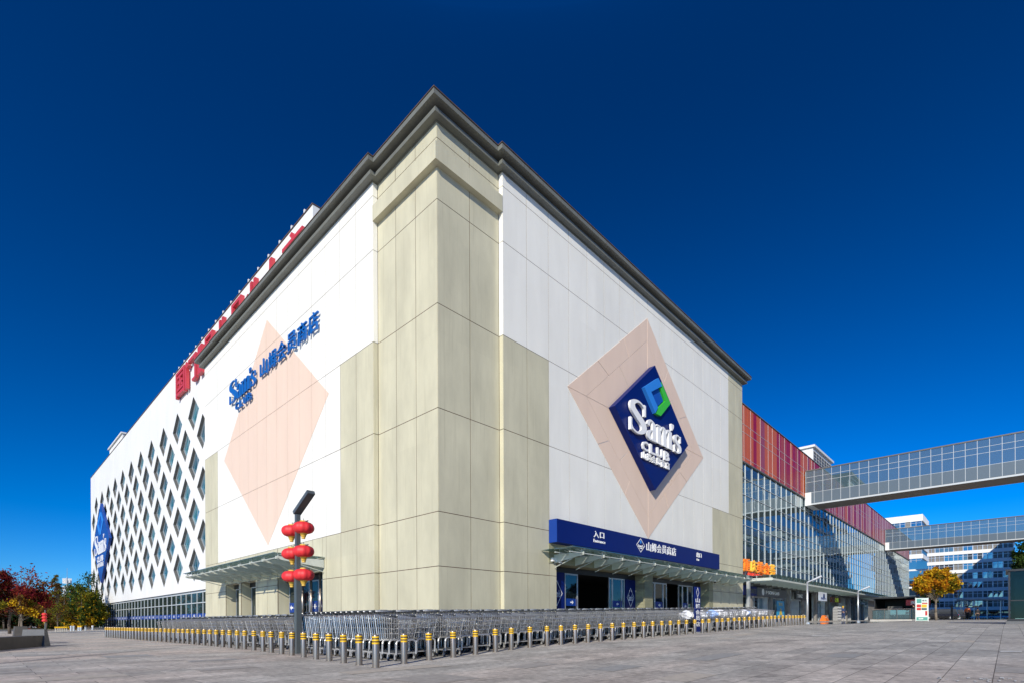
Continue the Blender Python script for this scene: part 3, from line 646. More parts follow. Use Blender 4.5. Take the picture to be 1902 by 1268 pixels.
# navy fascia over the right-hand entrance
t=thing('fascia_sign','long navy fascia board with white writing over the right-hand entrance','sign',(16,-.25,4.53)); fr=FR(-.5)
mb=MB(); mb.box(6.62,25.4,-.5,-.02,4.53,5.62); mb.build('board','navy',t)
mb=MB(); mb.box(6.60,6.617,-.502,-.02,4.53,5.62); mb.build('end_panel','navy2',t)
def lt(body,a0,a1,z0,z1,b=.015): 
    m=MB(); text(m,body,fr,a0,a1,z0,z1,.003,.02,b); m.build('letter','letter',t)
lt('入',9.55,10.0,5.08,5.42); lt('口',10.12,10.5,5.1,5.4); lt('Entrance',9.55,10.6,4.84,5.0,.01)
for i,c in enumerate('山姆会员商店'): lt(c,14.85+i*.63,14.85+i*.63+.55,4.9,5.42)
lt('出',21.55,21.92,5.1,5.44); lt('口',22.0,22.32,5.12,5.4); lt('Exit',21.58,21.95,4.88,5.02,.01)
em=MB(); o,rx,ux,nx=map(Vector,fr)
P=[(0,.40),(.47,0),(0,-.40),(-.47,0)]
for i in range(4):
    A,B=P[i],P[(i+1)%4]; em.prism([(14.2+A[0],5.14+A[1]),(14.2+B[0],5.14+B[1]),(14.2+B[0]*.93,5.14+B[1]*.93),(14.2+A[0]*.93,5.14+A[1]*.93)],o,rx,ux,nx,.003,.02,0)
text(em,"Sam's",fr,13.9,14.5,5.04,5.18,.003,.02,.012,0); text(em,'CLUB',fr,14.02,14.38,4.95,5.01,.003,.02,.01,0)
em.prism([(14.2,5.45),(14.08,5.34),(14.2,5.23),(14.32,5.34)],o,rx,ux,nx,.003,.018,1); em.build('emblem',['letter','sky_blue'],t)
for lab,x,z in (('white security camera on bracket at left end of right-hand entrance',6.95,3.62),('white security camera on bracket at right end of right-hand entrance',24.9,3.66)):
    t=thing('security_camera',lab,'camera',(x,-.05,z)); mb=MB(); mb.box(x-.22,x+.1,-.16,-.03,z+.05,z+.22); mb.build('housing','letter',t)
    mb=MB(); mb.bar((x+.12,-.32,z-.02),(x+.12,-.32,z+.1),.085,12,smooth=True); mb.bar((x+.0,-.1,z+.1),(x+.12,-.32,z+.1),.03,6); mb.build('dome','letter',t)
    mb=MB(); mb.lathe((x+.12,-.32,z-.12),[(.01,0),(.05,.015),(.075,.06),(.075,.1)],12); mb.build('lens','black',t)
# ================================================================== WHITE HALL WITH DIAMOND WINDOWS (left, behind the store)
WX=1.0; hall=thing('hall_building','long white hall with rows of diamond shaped windows left of the store','building',(WX,60,0))
HY0,HY1,HZ0,HZ1=12.34,91.0,3.60,24.15
A0y=33.1; SP=5.075; C0=CAM.y
def sc1(y): return C0+(y-C0)*1.0393
wins=[]
for k in range(0,12):
    y=sc1(33.1)+k*SP
    for r_ in range(4): wins.append((y,18.86-r_*4.345))
for k in range(-1,11):
    y=sc1(33.1)+(k+.5)*SP
    for r_ in range(3): wins.append((y,18.86-(r_+.5)*4.345+.0))
WHW,WHH=1.60,1.47
# wall face with real diamond holes, built row of strips by tessellation
fw=MB(); outer=[(HY0,HZ0),(HY1,HZ0),(HY1,HZ1),(HY0,HZ1)]
holes=[[(y,z+WHH),(y-WHW,z),(y,z-WHH),(y+WHW,z)] for y,z in wins if y+WHW<HY1-.3]
loops=[[Vector((a,b,0)) for a,b in outer]]+[[Vector((a,b,0)) for a,b in h] for h in holes]
flat=[p for l in loops for p in l]; tri=tessellate_polygon(loops)
fw.add([(WX,p.x,p.y) for p in flat],[tuple(t) for t in tri],0)
fw.box(WX+.9,WX+1.0,HY0+.4,HY1,HZ0,HZ1-.3,0)
fw.add([(WX,HY0,HZ0),(WX,HY0,HZ1),(WX+1.0,HY0,HZ1),(WX+1.0,HY0,HZ0)],[(0,1,2,3)],0)
fw.add([(WX,HY0,HZ0),(WX+1.6,HY0,HZ0),(WX+1.6,HY1,HZ0),(WX,HY1,HZ0)],[(0,1,2,3)],0)
fw.add([(WX,HY0,HZ1),(WX+1.0,HY0,HZ1),(WX+1.0,HY1,HZ1),(WX,HY1,HZ1)],[(0,1,2,3)],0)
fw.add([(WX,HY1,-.3),(WX+40,HY1,-.3),(WX+40,HY1,HZ1),(WX,HY1,HZ1)],[(0,1,2,3)],0)
fw.build('wall','plaster',hall)
rf=MB(); rf.box(WX+1.02,WX+39,29,HY1-.4,22.5,22.8,0); rf.build('roof','roof',hall)
cp=MB(); cp.box(WX-.05,WX+1.05,HY0-.03,HY1+.05,HZ1+.003,HZ1+.06); cp.build('coping','cap',hall)
bx=MB(); bx.box(2.4,9,74,84,22.8,27.4); bx.box(2.2,9.2,73.8,84.2,27.404,27.6); bx.build('roof_box','plaster',hall)
# one window: deep reveal, frame, pane
wr=MB(); P4=[(0,WHH),(-WHW,0),(0,-WHH),(WHW,0)]; dp=.36
for i in range(4):
    a,b=P4[i],P4[(i+1)%4]
    for k in range(4):   # stepped reveal boards
        d0,d1=k*dp/4,(k+1)*dp/4; s0=1-.018*k
        wr.add([(d0,a[0]*s0,a[1]*s0),(d0,b[0]*s0,b[1]*s0),(d1-.01,b[0]*s0,b[1]*s0),(d1-.01,a[0]*s0,a[1]*s0)],[(0,1,2,3)],0)
        s1=1-.018*(k+1); wr.add([(d1-.01,a[0]*s0,a[1]*s0),(d1-.01,b[0]*s0,b[1]*s0),(d1-.01,b[0]*s1,b[1]*s1),(d1-.01,a[0]*s1,a[1]*s1)],[(0,1,2,3)],1)
win_me=wr.mesh('window',['frame_grey','alu'])
wf=MB(); 
for i in range(4):
    a,b=P4[i],P4[(i+1)%4]
    for s0,s1,x in ((.93,.87,.22),):
        v=[(x,a[0]*s0,a[1]*s0),(x,b[0]*s0,b[1]*s0),(x,b[0]*s1,b[1]*s1),(x,a[0]*s1,a[1]*s1)]; wf.add(v+[(p[0]+.1,p[1],p[2]) for p in v],[(0,1,2,3),(2,6,7,3),(4,5,1,0)],0)
wf.box(.27,.30,-.02,.02,-WHH*.86,WHH*.86); frame_me=wf.mesh('frame',['alu'])
wp=MB(); s0=.92; wp.add([(.33,0,WHH*s0),(.33,-WHW*s0,0),(.33,0,-WHH*s0),(.33,WHW*s0,0)],[(0,1,2,3)],0); pane_me=[wp.mesh('pane',[m]) for m in ('wglass','wglass_b','wglass_c')]
for y,z in wins:
    if y+WHW>HY1-.3: continue
    o=link('window',win_me,hall,None); o.matrix_parent_inverse=PM[hall.name].inverted(); o.location=(WX,y,z); PM[o.name]=Matrix.Translation((WX,y,z))
    if z<0: continue
    link('frame',frame_me,o,(0,0,0)); pn=link('pane',R.choice(pane_me),o,(0,0,0)); pn.rotation_euler=(0,R.uniform(-.02,.02),R.uniform(-.02,.02))
# glazed ground floor
gs=MB(); gy0,gy1=28.4,90.5; gs.add([(1.25,gy0,-.2),(1.25,gy1,-.2),(1.25,gy1,3.58),(1.25,gy0,3.58)],[(3,2,1,0)]); gl=gs.build('shop_glazing','strip_glass',hall)
ml=MB(); n=int((gy1-gy0)/1.66)
for k in range(n+1):
    y=gy0+k*1.66; ml.box(1.2,1.245,y,y+.05,-.2,3.57)
for k in range(n):
    y=gy0+.06+k*1.66; ml.box(1.17,1.245,y,y+1.60,2.50,2.57); ml.box(1.20,1.245,y,y+1.60,3.4,3.57)
ml.build('mullion_grid','white_metal',gl)
bs=MB()
for k in range(n): bs.box(1.235,1.247,gy0+.07+k*1.66,gy0+1.65+k*1.66,1.22,1.62)
for k in range(n): text(bs,R.choice(['优选','会员','直采','→','☆']),FL(1.234),-(gy0+.9+k*1.66+.25),-(gy0+.9+k*1.66-.25),1.3,1.54,0,.005,.01,1)
bs.build('window_strip',['navy2','letter'],gl)
dk=MB(); dk.box(1.3,1.35,28.4,90.5,-.2,3.6); dk.build('shop_interior','dark',hall)
ca=MB(); ca.box(-2.6,1.1,87,97.0,3.72,3.9); ca.bar((-2.4,96,-.1),(-2.4,96,3.7),.07,8); ca.bar((-2.4,88,-.1),(-2.4,88,3.7),.07,8); ca.build('canopy','canopy_steel',hall)
ca=MB(); ca.box(-.4,1.0,91.1,96.0,5.2,5.5); ca.box(-3.2,.9,92,93,6.3,6.5); ca.bar((0,93,3.9),(0,93,6.4),.2,6); ca.build('vent_box','frame_grey',hall)
# parapet posts above the red letters
for k in range(17):
    pp=MB(); y=13.5+k*1.75; pp.box(WX+.05,WX+.16,y,y+.11,HZ1+.062,HZ1+.42); pp.build('parapet_post','plaster',hall)
# red roof letters
t=thing('roof_letter_sign','huge red raised letters along the parapet of the white hall','sign',(WX,26,21.4)); fr=FL(WX)
rc=['国','门','1','号','业','品','业','大','言']; ra=[(39.12,36.39),(36.15,33.0),(32.45,31.45),(30.93,28.36),(27.88,25.46),(24.91,22.04),(21.55,19.21),(18.85,16.0),(15.64,12.91)]
for c,(a,b) in zip(rc,ra):
    m=MB(); text(m,c,fr,-a,-b,21.2,23.45,.10,.26,.015); m.build('letter','red',t)
emblem_sign('diamond_sign','blue diamond sign with white lettering at the far end of the white hall',FL(WX),-79.6,12.45,1.55,.34,.22)
# ================================================================== GLASS MALL (right)
MX0,MX1,MY=31.6,134.0,.4
mall=thing('mall_building','long glass mall with striped orange and plum panels above its curtain wall','building',(82,MY,.7))
sh=MB(); sh.box(MX0+.1,MX1,MY+.9,MY+30,.3,18.8,0); sh.build('hall_core','off_grey',mall)
rows=[4.4,5.95,7.58,8.87,9.66,11.44,12.82,14.1]; px=1.615; n=int((MX1-MX0)/px)
gm_=MB()
for i in range(n):
    for j in range(len(rows)-1):
        x0,x1=MX0+i*px,MX0+(i+1)*px; e=[R.uniform(-.005,.005) for _ in range(3)]
        gm_.add([(x0,MY+.05+e[0],rows[j]),(x1,MY+.05+e[1],rows[j]),(x1,MY+.05+e[1]+e[2],rows[j+1]),(x0,MY+.05+e[0]+e[2],rows[j+1])],[(0,1,2,3)],0)
cw=gm_.build('curtain_wall','curtain',mall)
mg=MB()
for i in range(n+1): mg.box(MX0+i*px-.016,MX0+i*px+.016,MY-.01,MY+.04,4.2,14.08)
for z in rows[:-1]: mg.box(MX0,MX1,MY-.006,MY+.035,z-.016,z+.016)
mg.build('mullion_grid','white_metal',cw)
tp=MB(); tp.box(MX0,MX1,MY-.1,MY+.9,14.085,14.2); tp.build('transom','frame_grey',mall)
zr=[14.22,14.57,16.67,17.35,18.98]
rp=MB(); x=MX0
while x<MX1:
    w=R.choice([.62,.8,1.0,1.07,1.2]); warm=max(0,1-(x-40)/70)
    c=R.choices([0,1,2,3,4],[.5*warm,.34,.14,.10+.3*(1-warm),.5*(1-warm)])[0]
    for j in range(4): rp.box(x+.012,min(x+w,MX1)-.012,MY-.02,MY+.06,zr[j]+.014,zr[j+1]-.014,c)
    x+=w
rc_=rp.build('striped_cladding',['red_a','red_b','red_c','red_d','red_e'],mall)
rl=MB(); rl.box(MX0,MX1,MY+.065,MY+.8,14.22,18.9,0)
for z in zr[1:4]: rl.box(MX0,MX1,MY-.035,MY+.05,z-.012,z+.012,0)
x=MX0
while x<MX1: rl.box(x,x+.028,MY-.035,MY+.05,14.22,18.97,0); x+=R.choice([1.2,1.6,2.1,2.4])
rl.build('cover_strip','white_metal',rc_)
cp=MB(); cp.box(MX0,MX1,MY-.08,MY+1.2,18.985,19.06); cp.build('coping','frame_grey',mall)
# rooftop plant room
pr=MB(); pr.box(69.3,79.7,4,9.5,19,25.0); pr.box(69.0,80.0,3.7,9.8,25.004,25.3); rr=pr.build('plant_room','plaster',mall)
lv=MB()
for i in range(7):
    x0=69.6+i*1.44
    for k in range(12): lv.box(x0,x0+1.15,3.95,3.99,19.4+k*.44,19.4+k*.44+.3)
lv.build('louvre','frame_grey',rr)
# shop level
sf=MB(); sf.box(MX0,MX1,MY+.05,MY+.12,3.9,4.38,0); sf.build('shop_fascia','frame_grey',mall)
x=MX0+.4; kinds=0
while x<86:
    w=R.uniform(2.6,4.2); z0=gz(x); d=R.uniform(.25,.7)
    f=MB(); nleaf=max(2,int(w/1.1))
    f.box(x,x+.12,MY-.02,MY+d+.1,z0,3.88); f.box(x+.12,x+w-.02,MY+d-.02,MY+d+.05,z0+2.25,z0+2.4); f.box(x+.12,x+w-.02,MY+d+.06,MY+d+.1,z0+2.4,3.88,1)
    for k in range(nleaf+1): xx=x+.14+(w-.3)*k/nleaf; f.box(xx,xx+.06,MY+d-.02,MY+d+.06,z0,z0+2.245)
    so_=f.build('shopfront',['alu','shop_grey'],mall)
    gmb=MB(); gmb.box(x+.12,x+w-.02,MY+d+.062,MY+d+.08,z0,z0+2.25); gmb.build('pane','dglass',so_)
    x+=w
for k in range(10): pi=MB(); xx=34+k*5.2; pi.box(xx,xx+.5,MY-.15,MY+.1,gz(xx),3.9); pi.build('pier','off_grey',mall)
fr=FR(-.0)
def mall_canopy():
    o=thing_part('canopy',mall); st=MB(); b=MX0
    while b<86:
        st.box(b-.05,b+.05,-2.2,MY-.1,4.0,4.22); st.bar((b,-2.0,4.24),(b,-2.0,4.4),.05,5); st.bar((b,-1.0,4.24),(b,-1.0,4.4),.05,5); st.bar((b-.25,-2.1,4.38),(b+.25,-1.9,4.38),.03,4); b+=1.615
    st.box(MX0,86,-2.25,-2.2,4.02,4.16); st.build('beam','canopy_steel',o)
    gs=MB(); b=MX0
    while b<85: gs.box(b+.02,b+1.59,-2.5,MY-.12,4.42,4.44); b+=1.615
    gs.build('glass_sheet','canopy_glass',o)
mall_canopy()
cl=MB(); cl.box(31.05,31.3,-.62,-.4,gz(31),4.4); cl.build('downpipe_post','alu',mall)
# shop signs, each its own thing
def shop_sign(label,x0,x1,z0,z1,y,face,body,tm,frac=(.15,.85),zf=(.25,.75),logo=None):
    t=thing('shop_sign',label,'sign',((x0+x1)/2,y,z0)); mb=MB(); mb.box(x0,x1,y,y+.18,z0,z1,0)
    f=FR(y); w=x1-x0; h=z1-z0
    if body: text(mb,body,f,x0+frac[0]*w,x0+frac[1]*w,z0+zf[0]*h,z0+zf[1]*h,.002,.02,.02,1)
    if logo:
        o_,rx,ux,nx=map(Vector,f); c=(x0+w*logo[0],z0+h*.5); r_=h*.38
        mb.prism([(c[0]+r_*math.cos(a*.5236),c[1]+r_*math.sin(a*.5236)) for a in range(12)],o_,rx,ux,nx,.002,.02,2)
    mb.build('sign_face',[face,tm,logo[1] if logo else tm],t); return t
shop_sign('dark blue shop sign with grey letters nearest the store under the mall canopy',32.0,35.2,2.95,3.75,.2,'navy','NOBEE','shop_grey',(.3,.95))
shop_sign('long grey shop sign with white round logo under the mall canopy',35.4,43.7,2.95,3.75,.2,'shop_grey','P·SON·LAB','letter',(.26,.72),(.3,.7),(.17,'letter'))
shop_sign('dark shop sign with bold white letters behind the right street lamp',46.6,51.3,3.0,3.7,.15,'black','TRNZ','letter',(.1,.5))
shop_sign('glowing white square light box with blue dog shape and lettering',53.3,56.3,3.0,3.95,-.5,'lightbox','PET+','mid_blue',(.12,.9),(.12,.38),(.55,'mid_blue'))
shop_sign('dark red shop sign with lime green characters under the mall canopy',59.4,64.0,2.95,3.62,-.3,'rust_box','食尚','neon_g',(.35,.75),(.1,.9))
shop_sign('black shop sign with small white script at the far end of canopy',76,82,3.0,3.5,-.2,'black','Moment','letter',(.3,.7))
t=thing('shop_letter_sign','stacked orange and red characters on the glass above the mall canopy','sign',(36,0,4.5)); f=FR(.24)
for i,(c,m_) in enumerate(zip('重庆美食荟',('neon','neon_y','neon','neon','neon_y'))):
    m=MB(); text(m,c,f,32.0+i*1.65,32.0+i*1.65+1.5,4.98,6.0,.0,.14,.008); m.build('letter',m_,t)
for i,c in enumerate('国际美食汇'):
    m=MB(); text(m,c,f,33.1+i*.92,33.1+i*.92+.84,4.46,4.86,.02,.12,.01); m.build('letter','neon_r',t)
t=thing('shop_poster','cyan poster with yellow picture on the glass below the mall canopy','poster',(41.4,.1,1.2)); mb=MB(); mb.box(40.3,42.5,.08,.12,1.1,2.66,0)
mb.prism([(41.0,1.3),(41.85,1.3),(41.7,1.6),(41.5,1.95),(41.3,1.95),(41.1,1.6)],(0,.079,0),(1,0,0),(0,0,1),(0,-1,0),0,.004,1); text(mb,'新店',FR(.079),40.9,41.9,2.2,2.5,0,.005,.01,1); mb.build('poster_sheet',['poster_blue','poster_yellow'],t)
# ------------------------------------------------------------------ glazed footbridges
def bridge(x0,x1,y0,y1,z0,z1,label,pitch):
    t=thing('skybridge',label,'bridge',((x0+x1)/2,(y0+y1)/2,z0)); h=z1-z0
    mb=MB(); mb.box(x0+.05,x1-.05,y0,y1,z0,z0+.22); mb.box(x0-.02,x0+.05,y0,y1,z0-.02,z0+.14,1); mb.box(x1-.05,x1+.02,y0,y1,z0-.02,z0+.14,1); mb.build('deck',['soffit','white_metal'],t)
    mb=MB(); mb.box(x0-.06,x1+.06,y0,y1,z1,z1+.12); mb.build('roof','frame_grey',t)
    zs=[z0+.16,z0+h*.36,z0+h*.67,z0+h*.82,z1-.02]
    for x,nm in ((x0,1),(x1,-1)):
        g1=MB(); g1.box(x-.01,x+.01,y0,y1,zs[1],zs[4]); gg=g1.build('glazing','bridge_glass',t)
        g2=MB(); g2.box(x-.012,x+.012,y0,y1,zs[0],zs[1]-.01); g2.build('spandrel','bridge_panel',t)
        m=MB(); y=y1
        while y>y0: m.box(x-.03,x+.03,y-.035,y,zs[0],z1-.003); y-=pitch
        for z in zs[1:4]: m.box(x-.025,x+.025,y0,y1,z-.014,z+.014)
        m.build('mullion_grid','white_metal',gg)
    m=MB(); m.bar((x0+.35,y0,z0+1.2),(x0+.35,y1,z0+1.2),.04,6); m.bar((x1-.35,y0,z0+1.2),(x1-.35,y1,z0+1.2),.04,6)
    y=y1-1.5
    while y>y0: m.bar((x0+.35,y,z0+.2),(x0+.35,y,z0+1.2),.03,5); m.bar((x1-.35,y,z0+.2),(x1-.35,y,z0+1.2),.03,5); m.box(x0+.1,x1-.1,y,y+.12,z1-.35,z1-.05); y-=pitch*3
    m.build('handrail','frame_grey',t)
    m=MB(); m.box(x0-.06,x1+.06,y1-.55,y1+.05,z0-.04,z0+h*.37); m.build('end_cap','plaster',t); return t
bridge(50.83,54.2,-48,MY-.12,13.33,17.0,'nearer and higher looking glazed footbridge joining the mall above its striped panels',.82)
bridge(101.8,105.4,-22.3,MY-.12,13.35,16.95,'farther glazed footbridge in front of the white office blocks',1.05)
# ------------------------------------------------------------------ white office blocks
def office(name,label,x0,x1,y0,y1,floors,z0,fh,band,seed,wpitch,side=False,shop=None):
    rr=random.Random(seed); t=thing(name,label,'building',((x0+x1)/2,(y0+y1)/2,.75))
    top=z0+fh*floors+band
    core=MB(); core.box(x0+.5,x1,y0+.3,y1-.3,.5,top-.4); core.build('core','off_dark',t)
    for k in range(floors+1):
        b=MB(); z=z0+k*fh; b.box(x0,x1+.2,y0,y1,z,z+(band if k<floors else band*1.5)); b.build('floor_band','off_white',t)
        if k<floors:
            y=y0+.3
            while y<y1-wpitch*.6:
                w=min(wpitch,y1-.3-y); f=MB(); za,zb_=z+band+.004,z+fh-.004
                for yy in (y,y+w*.5,y+w-.12): f.box(x0+.22,x0+.45,yy,yy+.12,za,zb_,0)
                f.box(x0+.24,x0+.45,y+.12,y+w-.12,za+(zb_-za)*.62,za+(zb_-za)*.62+.1,0)
                win=f.build('window',['alu'],t)
                p=MB(); c=rr.choice([0,0,1,1,2,3])
                for q in range(2):
                    ya=y+.12+(w*.5-.06)*q; yb=ya+w*.5-.18
                    p.add([(x0+.40+rr.uniform(0,.02),ya,za),(x0+.4,yb,za),(x0+.4+rr.uniform(0,.02),yb,zb_),(x0+.4,ya,zb_)],[(3,2,1,0)],c if rr.random()<.75 else rr.choice([0,1,2]))
                p.build('pane',['off_glass','off_grey','off_dark','bridge_glass'],win); y+=w
    if shop: 
        b=MB(); b.box(x0-.2,x0+.5,y0,y1,.6,z0-.5,0); b.build('shop_base','dglass',t)
    return t
office('office_block','long white banded office block closing the far end of the plaza',205,222,-17.2,3.5,7,3.6,2.97,1.05,5,2.3,shop=1)
office('office_tower','white office tower with flat roof rising behind the striped mall roof',226,246,5.13+1.4,34,9,6.0,3.4,1.6,9,3.2)
bay=thing('bay_annex','cyan glazed bay block standing left of the banded office block','building',(214,7,0)); 
for k in range(6):
    b=MB(); z=2.5+k*3; b.box(212,219,3.6,11.5,z,z+.55); b.build('floor_band','off_white' if k%2 else 'bridge_panel',bay)
    b=MB(); b.box(212.1,219,3.7,11.4,z+.555,z+2.995); b.build('glazing','off_glass',bay)
# blocks across the plaza, mostly mirrored in the glass
office('plaza_block','white banded office block mirrored in the mall glass',60,61,-200,-190,1,4,3,1,3,3) if False else None
def mirror_block(name,label,x0,x1,y0,y1,h,seed):
    t=thing(name,label,'building',((x0+x1)/2,(y0+y1)/2,.7)); b=MB(); b.box(x0,x1,y0,y1-.35,.5,h-.5); b.build('core','off_grey',t)
    z=4.2; g=MB(); w=MB()
    while z<h-1:
        w.box(x0-.3,x1+.3,y1-.45,y1,z,z+1.2); g.box(x0,x1,y1-.34,y1-.30,z+1.205,z+3.59); z+=3.6
    w.box(x0-.3,x1+.3,y1-.45,y1,h-.8,h+.4); w.build('floor_band','off_white',t); g.build('window_strip','off_glass',t)
mirror_block('banded_block','white banded block across the plaza mirrored in the mall glass',14,60,-72,-50,24,2)
mirror_block('banded_block','tall white banded block beyond the plaza whose shadow crosses the offices',93,196,-45,-22.5,30.5,4)
# ------------------------------------------------------------------ glass lift kiosk, stair rail, stair cover
kx=28.6; kz=gz(kx); t=thing('lift_kiosk','dark glass lift kiosk on a low plinth at the right edge','kiosk',(kx+1.5,-17,kz))
mb=MB(); mb.box(kx-.25,kx+3.4,-18.9,-15.56,kz-.1,kz+.16); mb.box(kx-.02,kx+3.2,-18.7,-15.6,kz+.164,kz+.30,1); mb.build('plinth',['stone_b','black'],t)
mb=MB(); mb.box(kx-.1,kx+3.3,-18.8,-15.55,kz+3.0,kz+3.1); mb.build('roof','black',t)
mb=MB()
for x,y in ((kx,-15.66),(kx,-16.6),(kx,-17.6),(kx,-18.6),(kx+1.5,-15.66),(kx+3.1,-15.66),(kx+3.1,-18.6)): mb.box(x,x+.08,y-.08,y,kz+.305,kz+2.995)
mb.box(kx,kx+.06,-18.5,-15.75,kz+1.3,kz+1.36); mb.build('frame','black',t)
mb=MB(); mb.box(kx+.02,kx+.035,-18.5,-15.75,kz+.31,kz+2.99); mb.box(kx+.1,kx+3.0,-15.69,-15.675,kz+.31,kz+2.99); mb.build('pane','kiosk_glass',t) if False else None
M['kiosk_glass']=glass('kiosk glass',(.003,.008,.008),.02,trans=.10,graze=.14); mb.build('pane','kiosk_glass',t)
mb=MB(); mb.box(kx+1.0,kx+2.6,-18.2,-16.4,kz+.31,kz+2.6); mb.build('lift_car','black',t)
rx0,rx1,ry0,ry1=53.4,62,-8.5,-5.3; rz=gz(rx0)
t=thing('glass_railing','glass railing with steel posts around the stairwell in front of the mall','railing',((rx0+rx1)/2,(ry0+ry1)/2,rz))
mb=MB(); mb.box(rx0-.15,rx1,ry0-.15,ry1+.15,rz-.1,rz+.14); mb.build('plinth','concrete',t)
mb=MB()
for i in range(4): y=ry0+(ry1-ry0)*i/3; mb.bar((rx0,y,rz+.14),(rx0,y,rz+1.2),.028,6)
for i in range(1,5): 
    for y in (ry0,ry1): x=rx0+(rx1-rx0)*i/4; mb.bar((x,y,rz+.14),(x,y,rz+1.2),.028,6)
mb.tube([(rx1,ry1,rz+1.2),(rx0,ry1,rz+1.2),(rx0,ry0,rz+1.2),(rx1,ry0,rz+1.2)],.032,6); mb.build('post_and_rail','steel',t)
mb=MB(); mb.box(rx0-.008,rx0+.008,ry0+.05,ry1-.05,rz+.2,rz+1.1); mb.box(rx0+.05,rx1,ry0-.008,ry0+.008,rz+.2,rz+1.1); mb.box(rx0+.05,rx1,ry1-.008,ry1+.008,rz+.2,rz+1.1); mb.build('glass_panel','bridge_glass',t)
t=thing('stair_cover','black box shaped stair cover behind the glass railing','shelter',(66,-5.5,rz))
mb=MB(); mb.box(63,70,-8.0,-7.9,rz,3.3); mb.box(63,70,-4.1,-4.0,rz,3.3); mb.box(69.9,70,-7.9,-4.1,rz,3.3); mb.build('side_wall','black',t); mb=MB(); mb.box(62.6,70.4,-8.3,-3.7,3.304,3.5); mb.build('roof','black',t)
mb=MB(); mb.box(64,66,-6.6,-5.2,rz,rz+1.7); mb.build('machine','frame_grey',t)
# ------------------------------------------------------------------ right-hand street lamps
def rlamp(x,y,label,h=2.75):
    z=gz(x); t=thing('street_lamp',label,'lamp',(x,y,z),0,'slim grey street lamps by the mall')
    mb=MB(); mb.bar((x,y,z),(x,y,z+h),.075,10,r2=.06,smooth=True); mb.bar((x,y,z),(x,y,z+.12),.16,10); mb.build('pole','alu',t)
    mb=MB(); mb.bar((x,y,z+h-.02),(x+.12,y-.75,z+h+.32),.05,6); mb.build('arm','alu',t)
    mb=MB(); p=Vector((x+.05,y-.35,z+h+.13)); q_=Vector((x+.14,y-.85,z+h+.37)); mb.bar(p,q_,.075,6); mb.build('lamp_head','alu',t)
rlamp(27.7,-5.64,'slim grey street lamp with slanted arm, nearest to the bollard row end',2.9); rlamp(42.4,-6.0,'slim grey street lamp with slanted arm, left of the glass railing',2.75)
# ================================================================== BOLLARDS
BH=.615
def make_bollard(lab,x,y,tilt=0):
    z=gz(x); t=thing('bollard',lab,'bollard',(0,0,0),0,'steel bollards round the trolley park')
    mb=MB(); mb.lathe((0,0,-.02),[(.066,0),(.066,BH),(.062,BH+.012),(.03,BH+.02)],16); mb.build('post','steel',t)
    for k in range(3):
        b=MB(); zz=BH-.052-k*.056; b.lathe((0,0,zz-.017),[(.0665,0),(.069,.002),(.069,.031),(.0665,.033)],16); b.build('reflective_band','yellow',t)
    b=MB(); b.lathe((0,0,BH-.18),[(.0663,0),(.0668,.002),(.0668,.136),(.0663,.138)],16); b.build('dark_band','black',t)
    b=MB(); b.lathe((0,0,-.005),[(.085,0),(.085,.014)],16); b.build('base_flange','steel',t)
    return t
bol=make_bollard('tallest looking steel bollard with yellow bands at the near corner of both rows',0,0); bol.location=(-7.07,-7.2,0)
def place_b(x,y,lab):
    c=copy_tree(bol); c.location=(x,y,gz(x)); c['label']=lab; c.rotation_euler=(R.uniform(-.012,.012),R.uniform(-.012,.012),R.uniform(0,6)); return c
uR=[750,797,841.8,882.9,920,949.4,984,1015.8,1041.7,1067.9,1092,1115,1136.8,1157.7,1177.6,1195.2,1212.3,1229,1245]+[1250+u/7.608 for u in (80,190,305,415,505,620,695,780,865,935,1010,1080,1145,1210,1270,1330,1390,1440,1495,1550,1600,1650,1695,1735,1775,1815,1855)]
yR=lambda i:[-6.85,-6.6,-6.5,-6.33,-6.16,-5.98,-5.8][i] if i<7 else max(-6.15,-5.75-.03*(i-7))
for i,u in enumerate(uR):
    y=yR(i); x=on_y(y,u); place_b(x,y,'steel bollard with yellow bands, %s to the right of the near corner bollard'%ordn(i+1))
uL=[666.7,638.3,611.5,586.8,564,542,523,504,488.5,471.5,454.3,440.4,426.8,413.9,401.9]+[200+u/8.645 for u in (1645,1550,1455,1370,1290,1212,1140,1062,993,925,850,785,725,670,615,560,510,462,410,365,325,280,240,195,160,120,80,45,10,-25)]
xL=[-7.0,-6.94,-6.88,-6.84,-6.72,-6.62,-6.55,-6.48,-6.42,-6.36,-6.33]
for i,u in enumerate(uL):
    x=xL[i] if i<len(xL) else -6.33-.019*max(0,i-20); y=on_x(x,u); place_b(x,y,'steel bollard with yellow bands, %s to the left of the near corner bollard'%ordn(i+1))
